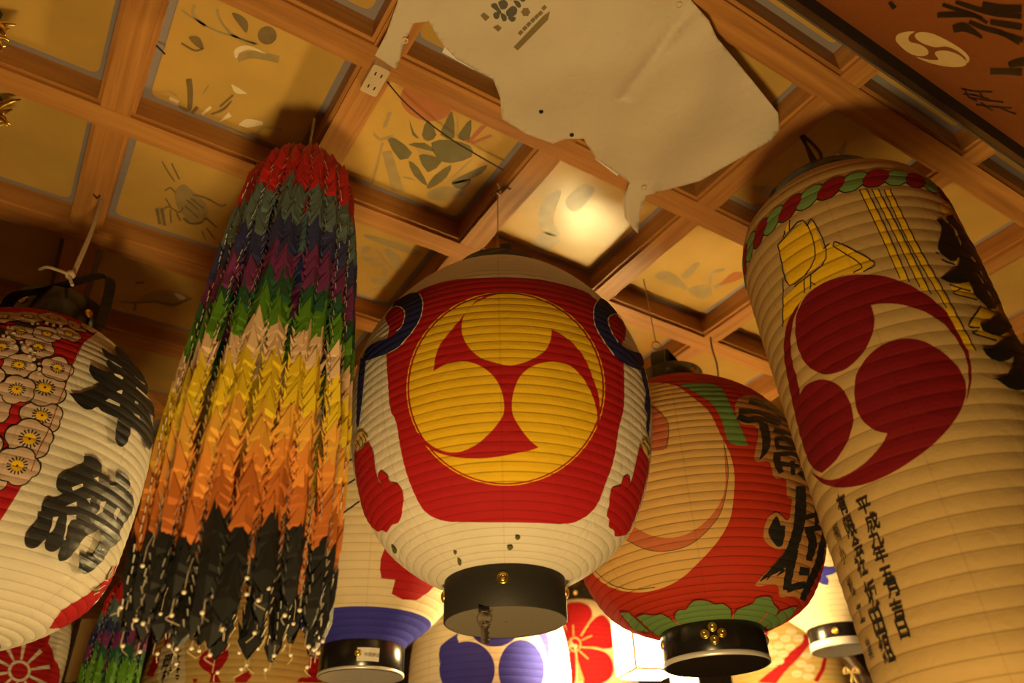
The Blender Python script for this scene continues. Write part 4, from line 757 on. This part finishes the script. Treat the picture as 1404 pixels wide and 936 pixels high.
def bundle(label, axis, rad, ztop, zbot, zb, n_out, n_in, step, scale, individuals, ztail):
    """strands of cranes: rad(z) radius of the bundle"""
    t = thing('crane_garland', label, 'paper cranes', (axis[0], axis[1], zbot), 'garlands of paper cranes'); rnd = random.Random(3); ph0 = math.atan2(-axis[1], -axis[0])
    strands = [(2 * math.pi * i / n_out + rnd.uniform(-.05, .05), .90 + rnd.uniform(-.05, .04), rnd.uniform(-.03, .03)) for i in range(n_out)] + [(2 * math.pi * i / n_in + .3, .5 + rnd.uniform(-.12, .12), rnd.uniform(-.02, .06)) for i in range(n_in)]
    allc = []; roots = []
    for si, (an, fr, dz) in enumerate(strands):
        a = ph0 + an; d = np.array((math.cos(a), math.sin(a), 0)); side = np.array((-d[1], d[0], 0)); zs_, pts = ztop - (0 if fr > .7 else .0), []
        z = ztop + dz * .3; zend = zbot + abs(dz) * 1.2 + (0.0 if fr > .7 else -.02) + rnd.uniform(0, .03); wob = rnd.uniform(0, 6)
        pos = lambda zz: np.array((0, 0, zz)) + d * fr * rad(zz) + side * .006 * math.sin(zz * 7 + wob)
        b = MB(); b.tube([pos(zz) - (0, 0, zbot) for zz in np.linspace(ztop + .02, zend - .024, 12)], .0008, 4)
        so = b.build('strand', MT['rope'], t)
        while z > zend:
            zc = z - zbot; up = pos(z + .02) - pos(z - .02); up /= np.linalg.norm(up)
            ci = max(0, min(len(CR) - 1, sum(1 for q in zb[1:-1] if z + dz * .6 < q))); tw = rnd.uniform(-.22, .22)
            y = d - up * (d @ up); y /= np.linalg.norm(y); x = np.cross(y, up); c_, s_ = math.cos(tw), math.sin(tw); x, y = c_ * x + s_ * y, -s_ * x + c_ * y
            k = scale * (.9 + .18 * rnd.random()) * min(1, .55 + 3 * (ztop - z + .05)); P = pos(z) - np.array((0, 0, zbot))
            Mx = Matrix([[x[i] * k, y[i] * k, up[i] * k, P[i]] for i in range(3)] + [[0, 0, 0, 1]])
            allc.append((math.cos(an) * (1 if fr > .7 else .3) + .5 * (ztop - z), ci, rnd.randrange(VAR), Mx, so)); z -= step * (.92 + .16 * rnd.random())
        # bead and thread end
        if ztail:
            e = pos(zend) - np.array((0, 0, zbot)) + np.array((rnd.uniform(-.008, .008), rnd.uniform(-.008, .008), -.022 * scale)); b = MB()
            b.lathe([(.0004, -.0036), (.0026, -.0026), (.0037, 0), (.0026, .0026), (.0004, .0036)], 10, e); b.build('bead', BEAD, so, True)
            f = [e, e + (rnd.uniform(-.008, .008), rnd.uniform(-.006, .006), -.006), e + (rnd.uniform(-.014, .014), rnd.uniform(-.01, .01), -.014)]
            b = MB(); b.tube(bend(f, 4), .0007, 4); b.build('thread_end', MT['rope'], so)
    allc.sort(key=lambda q: -q[0])
    for sc_, ci, v, Mx, so in allc[:individuals]:
        o = bpy.data.objects.new('crane', crane_mesh(ci, v)); COL.objects.link(o); o.parent = so; o.matrix_local = Mx
    V, F, Mi = [], [], []
    for sc_, ci, v, Mx, so in allc[individuals:]:
        gv, gf, gm = geos[v]; n = len(V); V += [tuple(Mx @ Vector(p)) for p in gv]; F += [tuple(i + n for i in f) for f in gf]; Mi += [len(CM) if m else ci for m in gm]
    o = mk('crane_mass', V, F, CM + [CWHITE], t, mi=Mi); o['kind'] = 'stuff'
    b = MB(); b.tube([(0, 0, ztop - zbot - .03), (0, 0, CEIL - zbot + .005)], .003); b.build('hanging_string', MT['rope'], t)
    b = MB(); b.lathe([(.0005, -.008), (.007, -.005), (.009, 0), (.006, .006), (.0005, .008)], 10, (0, 0, ztop - zbot + .045)); b.build('knot', MT['gold'], t, True)
    if ztail:   # second bead further up the thread of the outer strands
        for si in range(n_out):
            an = 2 * math.pi * si / n_out + .11; a = ph0 + an; e = np.array((math.cos(a), math.sin(a), 0)) * (rad(zbot) * rnd.uniform(.75, .98)) + np.array((0, 0, rnd.uniform(.015, .10))); b = MB(); b.tube([e, e + (0, 0, .03), e * (.93, .93, 1) + (0, 0, .07)], .0007, 4); b.build('bead_thread', MT['rope'], t); b = MB()
            b.lathe([(.0004, -.0036), (.0026, -.0026), (.0037, 0), (.0026, .0026), (.0004, .0036)], 10, e); b.build('bead', BEAD, t, True)
    return t
rad1 = lambda z: float(np.interp(z, (1.8, 2.17, 2.36, 2.65, 2.82, 2.90, 2.94), (.168, .170, .158, .138, .114, .075, .03)))
bundle('rainbow garland of folded paper cranes with black tips and clear beads', (-.4795, 1.314), rad1, 2.915, 1.815, [1.5 + (z - 1.5) * .96 for z in ZB], 22, 13, .0165, 1.03, 300, True)
c2 = at_h((162, 880), 2.75); zt2 = at_h((186, 798), 2.75)[2]
rad2 = lambda z: float(np.interp(z, (zt2 - .9, zt2 - .2, zt2 - .05, zt2 + .02), (.098, .078, .054, .02)))
ZB2 = [zt2, zt2 - .10, zt2 - .15, zt2 - .20, zt2 - .235, zt2 - .27, zt2 - .36, zt2 - .45, zt2 - .6, zt2 - .67, zt2 - .74, zt2 - .8, zt2 - .95]
bundle('rainbow garland of paper cranes further back beneath the blossom lantern', c2[:2], rad2, zt2, zt2 - .9, ZB2, 14, 6, .020, .75, 150, False)

# ================================================================== CEILING CLUTTER
# cloth sheet pinned under the beams
OUT = [(548, -60), (545, 3), (530, 45), (514, 76), (544, 96), (553, 62), (567, 32), (588, 29), (604, 58), (625, 80), (652, 96), (676, 108), (686, 135), (688, 163), (722, 184), (758, 197), (776, 190), (800, 190), (818, 218), (850, 240), (863, 250), (855, 272), (857, 300), (875, 321), (877, 290), (886, 268), (960, 248), (1030, 208), (1056, 194), (1069, 178), (1067, 155), (1036, 116), (1010, 84), (983, 52), (972, 28), (950, 3), (900, -60)]
def cloth():
    t = thing('cloth_sheet', 'crumpled white cloth banner pinned across the ceiling beams', 'banner', tuple(at_z((800, 60), CEIL - .02)))
    T0 = np.array(t.location); step = 7.; xs = np.arange(505, 1080, step); ys = np.arange(-62, 330, step); poly = OUT
    inside = lambda x, y: sum(((y1 > y) != (y2 > y)) and (x < (x2 - x1) * (y - y1) / (y2 - y1 + 1e-12) + x1) for (x1, y1), (x2, y2) in zip(poly, poly[1:] + poly[:1])) % 2
    pieces = split(split(tris([dens(OUT, 7.)]), 0, [float(x) for x in xs]), 1, [float(y) for y in ys])
    idx, V, F = {}, [], []
    def zz(x, y):
        sag = .035 * math.exp(-((x - 900) / 170) ** 2 - ((y - 90) / 90) ** 2) + .020 * math.exp(-((x - 760) / 120) ** 2 - ((y - 60) / 80) ** 2)
        fold = .011 * math.sin((x * .9 + y * .5) * .05 + .5 * math.sin(y * .03)) * max(0, min(1, (x - 800) / 120)) + .004 * math.sin((x * .3 + y) * .06)
        flap = .075 * max(0, min(1, (y - 248) / 70)) * (1 if x < 900 else 0) + .05 * max(0, min(1, (70 - (x - 505)) / 60)) * max(0, min(1, (y + 10) / 100))
        cr = .014 * math.exp(-((x - (850 + .75 * (140 - y))) / 9) ** 2) * max(0, min(1, y / 40)) if y < 140 else 0
        return CEIL - .012 - sag - fold - flap + cr
    for P in pieces:
        f = []
        for x, y in P:
            k = (round(x, 3), round(y, 3))
            if k not in idx: idx[k] = len(V); V.append(at_z((x, y), zz(x, y)) - T0)
            if not f or f[-1] != idx[k]: f.append(idx[k])
        if len(f) > 2 and f[0] == f[-1]: f.pop()
        if len(set(f)) > 2: F.append(tuple(f))
    o = mk('sheet', V, F, MT['cloth'], t, True, uv=[(.3, .5)] * len(V))
    so = o.modifiers.new('s', 'SOLIDIFY'); so.thickness = .0012; so.offset = 0
    def dec(name, loops, m, off=.0016):
        V, F = [], []
        for l in loops:
            for tr in split(split(tris([dens(list(l), 7)]), 0, [float(x) for x in xs]), 1, [float(y) for y in ys]):
                n = len(V); V += [at_z(p, zz(*p) - off) - T0 for p in tr]; F.append(tuple(range(n, n + len(tr))))
        mk(name, V, F, m, t)
    z7 = lambda p: zm(640, 0, .12821, p)
    dec('printed_letter', [smooth_loop(z7(p)) for p in ([(260, 50), (310, 35), (340, 80), (370, 130), (350, 150), (310, 110), (270, 80)], [(340, 20), (400, 0), (440, 40), (420, 90), (370, 100), (345, 60)], [(290, 140), (350, 130), (345, 190), (310, 205), (285, 175)], [(370, 140), (420, 170), (425, 215), (390, 228), (365, 180)], [(440, 100), (490, 65), (535, 90), (530, 150), (480, 180), (430, 170), (420, 130)], [(440, 180), (520, 185), (510, 225), (470, 230)], [(500, 10), (560, 20), (580, 70), (545, 80)], [(420, -60), (500, -70), (540, -20), (460, 0)], [(560, -60), (640, -40), (610, 20), (570, 0)])], MT['print'])
    dec('printed_text', [z7(p) for p in ([(145, 165), (185, 135), (245, 185), (200, 228)], [(280, 290), (330, 265), (375, 300), (335, 340)])] + [smooth_loop(z7([(630 + r * math.cos(a_), 130 + r * math.sin(a_)) for i, a_ in enumerate(np.linspace(0, 2 * math.pi, 13)[:-1]) for r in [(50, 40)[i % 2]]]))] +
        [z7([(x, y), (x + 34, y - 36), (x + 62, y - 12), (x + 28, y + 26)]) for x, y in ((545, 355), (590, 308), (632, 265), (676, 222), (716, 184), (756, 148), (796, 90))] + [z7([(500, 505), (545, 540), (870, 210), (890, 120), (820, 170)])], MT['printo'])
    for (x, y) in ((931, 7), (555, 55), (883, 257)):
        b = MB(); P = at_z((x, y), zz(x, y) - .002) - T0; b.lathe([(.005, 0), (.008, .0), (.008, -.002), (.005, -.002), (.005, 0)], 16, P); b.build('eyelet', MT['plastic'], t)
    for (x, y) in ((742, 153), (784, 185)):
        b = MB(); P = at_z((x, y), zz(x, y) - .002) - T0; b.lathe([(.0005, -.003), (.005, -.002), (.006, .001)], 12, P); b.build('pin', MT['black'], t)
    mk('paper_tape', [at_z(p, CEIL - .006) - T0 for p in ((611, 62), (656, 83), (650, 96), (606, 72))] + [at_z(p, CEIL - .006) - T0 for p in ((820, 213), (850, 236), (846, 241), (816, 218))], [(0, 1, 2, 3), (4, 5, 6, 7)], MT['label'], t)
cloth()
# socket on the beam
sp = at_z((515, 103), CEIL)
t = thing('socket_tap', 'ivory plastic socket tap fixed to the ceiling beam', 'socket', (sp[0], sp[1], CEIL - .022), rot=(0, 0, YAW + math.pi / 2)); b = MB()
def rbox(hx, hy, z0, z1, r=.006):
    lp = [(sx * (hx - r) + r * math.cos(a), sy * (hy - r) + r * math.sin(a)) for sx, sy, a0 in ((1, 1, 0), (-1, 1, 90), (-1, -1, 180), (1, -1, 270)) for a in [math.radians(a0 + q) for q in (0, 45, 90)]]; k = len(lp)
    return [(x, y, z0) for x, y in lp] + [(x, y, z1) for x, y in lp], [tuple(range(k))[::-1], tuple(range(k, 2 * k))] + [(i, (i + 1) % k, k + (i + 1) % k, k + i) for i in range(k)]
b.add(*rbox(.043, .021, 0, .022)); b.build('socket_body', MT['plastic'], t)
for x in (-.02, .02):
    b = MB(); b.box(x - .005, x + .005, -.009, -.006, -.0006, .0005); b.box(x - .005, x + .005, .006, .009, -.0006, .0005); b.build('socket_slots', MT['black'], t)
# loose cable crossing the painting
pts = [at_z(p, CEIL + dz) for p, dz in (((527, 108), .004), ((560, 145), .012), ((610, 185), .018), ((650, 210), .014), ((690, 233), .0))]
o = MB(); o.tube(bend(pts, 6), .0022, 6); tag(o.build('cable', MT['cord']), 'thin dark cable running from the socket across a painted panel', 'cable')
o = MB(); o.tube(bend([at_z((673, 268), CEIL - .002), at_z((690, 258), CEIL - .010), at_z((700, 259), CEIL - .002)], 5), .0022, 6); tag(o.build('wire_hook', MT['cord']), 'short dark wire hook on the beam above the crest lantern', 'hook')
o = MB(); o.tube([at_z((208, 56), CEIL + .055), at_z((226, 74), CEIL + .02)], .0022, 6); tag(o.build('nail', MT['cord']), 'long dark nail sticking out beside the painted bird', 'nail')
o = MB(); o.tube(bend([at_z((974, 462), CEIL), at_z((977, 480), CEIL - .05), at_z((983, 500), CEIL - .10), at_z((986, 530), CEIL - .17)], 5), .003, 6); tag(o.build('cord', MT['cord']), 'dark cord hanging from the beam crossing behind the red lantern', 'cord')
o = MB(); o.tube(bend([at_z((128, 266), CEIL), at_z((133, 272), CEIL - .008), at_z((137, 268), CEIL - .004)], 4), .0022, 6); tag(o.build('wire_hook', MT['cord']), 'small hook on the beam above the blossom lantern', 'hook')
# tilted plaque
PHI = math.radians(-52); up = -EN * math.cos(PHI) + np.array((0, 0, 1)) * math.sin(PHI); nrm = np.cross(EA, up)
P0 = (at_z((1153, 3), 2.98) + at_z((1401, 218), 2.98)) / 2
if nrm @ (CAM - P0) < 0: nrm = -nrm
def plaque():
    t = thing('hanging_plaque', 'brown wooden plaque with black frame, cream crest and black calligraphy', 'plaque', tuple(P0)); L0 = np.array(P0)
    def slab(name, a0, a1, u0, u1, d0, d1, m):
        vs = [EA * a + up * u + nrm * d for d in (d0, d1) for u in (u0, u1) for a in (a0, a1)]
        return mk(name, vs, [(0, 2, 3, 1), (4, 5, 7, 6), (0, 1, 5, 4), (2, 6, 7, 3), (0, 4, 6, 2), (1, 3, 7, 5)], MT[m], t)
    bo = slab('board', -1.05, .95, -.01, .50, -.03, 0, 'plaque')
    slab('frame_rail', -1.05, .95, -.045, .0, -.045, .022, 'black'); slab('frame_rail', -1.05, .95, .5, .545, -.045, .022, 'black'); slab('frame_stile', -1.095, -1.05, -.045, .545, -.045, .022, 'black'); slab('frame_stile', .95, .995, -.045, .545, -.045, .022, 'black')
    slab('frame_highlight', -1.05, .95, -.052, -.046, -.02, .024, 'edge_highlight')  # added pale strip: highlight along the black frame's edge, put in as colour
    bpy.context.view_layer.update()
    zp = lambda p: zm(1220, 0, .18164, p)
    flat_decal('crest', P0, nrm, [smooth_loop(zp(p), 3) for p in ([(120, 238), (190, 235), (155, 260), (140, 290), (160, 316), (220, 330), (275, 360), (293, 395), (270, 418), (210, 420), (140, 395), (80, 345), (45, 300), (60, 258)], [(190, 260), (230, 240), (310, 248), (400, 285), (500, 340), (570, 392), (603, 440), (585, 475), (570, 430), (500, 375), (420, 348), (350, 355), (260, 330), (205, 295)], [(340, 405), (365, 382), (440, 382), (520, 410), (570, 450), (582, 470), (560, 497), (480, 505), (380, 492), (280, 465), (200, 428), (300, 448), (368, 446)])], MT['plcream'], t)
    for lp_ in ([stroke(zp(p), [q * .18164 for q in wd]) for p, wd in (([(360, 110), (480, 105), (620, 110), (700, 130)], (40, 45, 35, 20)), ([(400, 30), (520, 70), (640, 110), (740, 170)], (30, 30, 30, 25)), ([(480, 215), (560, 200), (640, 240), (700, 280)], (60, 70, 40, 20)), ([(600, 160), (720, 210), (860, 250), (980, 330)], (30, 40, 40, 20)), ([(500, 10), (650, 60), (800, 100), (1000, 120)], (30, 40, 40, 40)), ([(700, 30), (850, 60), (1000, 60)], (50, 60, 60)), ([(760, 160), (880, 180), (1000, 200)], (40, 50, 50)), ([(820, 240), (920, 270), (1010, 300)], (30, 40, 40)), ([(760, 535), (860, 535), (1000, 540)], (50, 45, 60)), ([(900, 490), (960, 470), (1020, 460)], (50, 60, 70)), ([(0, 10), (40, 60)], (30, 40)))] +
       [stroke(zp(p), 2.2) for p in ([(540, 665), (640, 685), (775, 690)], [(555, 705), (640, 715), (750, 745)], [(620, 735), (740, 755), (860, 768)], [(650, 785), (760, 800), (920, 812)], [(690, 770), (740, 810), (780, 830)], [(820, 800), (880, 830), (955, 858)], [(570, 680), (600, 730), (660, 760)], [(680, 695), (700, 720)])]): flat_decal('calligraphy_stroke', P0, nrm, [lp_], MT['plblack'], t, off=.0012)
    q = at_plane((1404, 0), P0, nrm)
MT['edge_highlight'] = plain('frame_edge_highlight', (.16, .12, .08), rough=.35)  # paler tone that paints the highlight on the plaque frame's edge
plaque()
b = MB(); c0 = EN * (-.02); vs = [c0 + EA * a + EN * q + np.array((0, 0, z)) for z in (2.44, CEIL + .01) for q in (0, .08) for a in (-.2, 2.6)]
tag(mk('lintel_beam', vs, [(0, 2, 3, 1), (4, 5, 7, 6), (0, 1, 5, 4), (2, 6, 7, 3), (0, 4, 6, 2), (1, 3, 7, 5)], MT['dark']), 'dark wooden lintel board carrying the brown plaque', 'beam')['kind'] = 'structure'
# gilded carvings at the left
def carving(label, p, hgt, seed):
    P = at_z(p, CEIL); rnd = random.Random(seed); t = thing('gilded_carving', label, 'carving', (P[0], P[1], CEIL - hgt)); b = MB(); b.box(-.06, -.028, -.008, .012, .01, hgt + PZ - CEIL + .004); b.build('carving_back', MT['dark'], t)
    for k in range(9):
        z = hgt * (k + .5) / 9; a = rnd.uniform(-.8, .8); b = MB(); w_ = rnd.uniform(.014, .024)
        pts = [(-.03 + .07 * q + .01 * math.sin(q * 5 + k), -.014 - .012 * math.sin(q * 3), z + a * .04 * q + .016 * math.sin(q * 6 + k)) for q in np.linspace(0, 1, 9)]
        b.tube(pts, [w_ * .5 * math.sin(.35 + 2.6 * q) for q in np.linspace(0, 1, 9)], 7); b.build('gilt_scroll', MT['gold'], t, True)
carving('gilded carved bracket hung from the ceiling at the dark corner', (2, 40), .14, 1)
carving('gilded carved bracket lower in the dark corner', (2, 158), .12, 2)
# slat board and carrying poles behind
w0 = at_h((114, 935), 3.3); w1 = at_h((126, 848), 3.3)
t = thing('wooden_signboard', 'narrow pale wooden board standing behind the smaller crane garland', 'board', (w0[0] - .02, w0[1], w0[2])); hh = w1[2] - w0[2]
for nm, bb, m in (('board', (-.04, .065, -.012, .012, 0, hh), 'pale'), ('board_edge', (.066, .086, -.016, .016, 0, hh), 'dark'), ('board_edge', (-.06, -.041, -.016, .016, 0, hh), 'dark')):
    if m == 'pale': MT['pale'] = wood('pale_wood', (.55, .38, .16), (.42, .27, .10), axis='Z')
    b = MB(); b.box(*bb); b.build(nm, MT[m], t)
b = MB(); b.box(-.012, .012, -.012, .012, -w0[2], 0); b.build('board_post', MT['darkz'], t)
def pole(label, a, b_, rad):
    o = MB(); A, B = at_h(*a), at_h(*b_); n = 10; o.tube([A + (B - A) * i / n for i in range(n + 1)], [rad * (1 - .25 * i / n) for i in range(n + 1)], 10); return tag(o.build('carrying_pole', MT['dark'], None, True), label, 'pole')
pole('dark wooden pole slanting behind the smaller crane garland', ((178, 960), 3.75), ((245, 800), 3.75), .035)
pole('dark wooden pole slanting below the white-rimmed lantern', ((1150, 884), 3.75), ((1215, 965), 3.75), .032)
bow = MB()
for s in (1, -1): bow.tube(bend([at_h((1168, 922), 3.66) + p for p in ((0, 0, 0), (s * .02, 0, .018), (s * .03, 0, 0), (0, 0, 0), (s * .012, 0, -.04))], 4), .006, 6)
tag(bow.build('ribbon', MT['pale']), 'pale yellow ribbon tied to the slanting pole', 'ribbon')
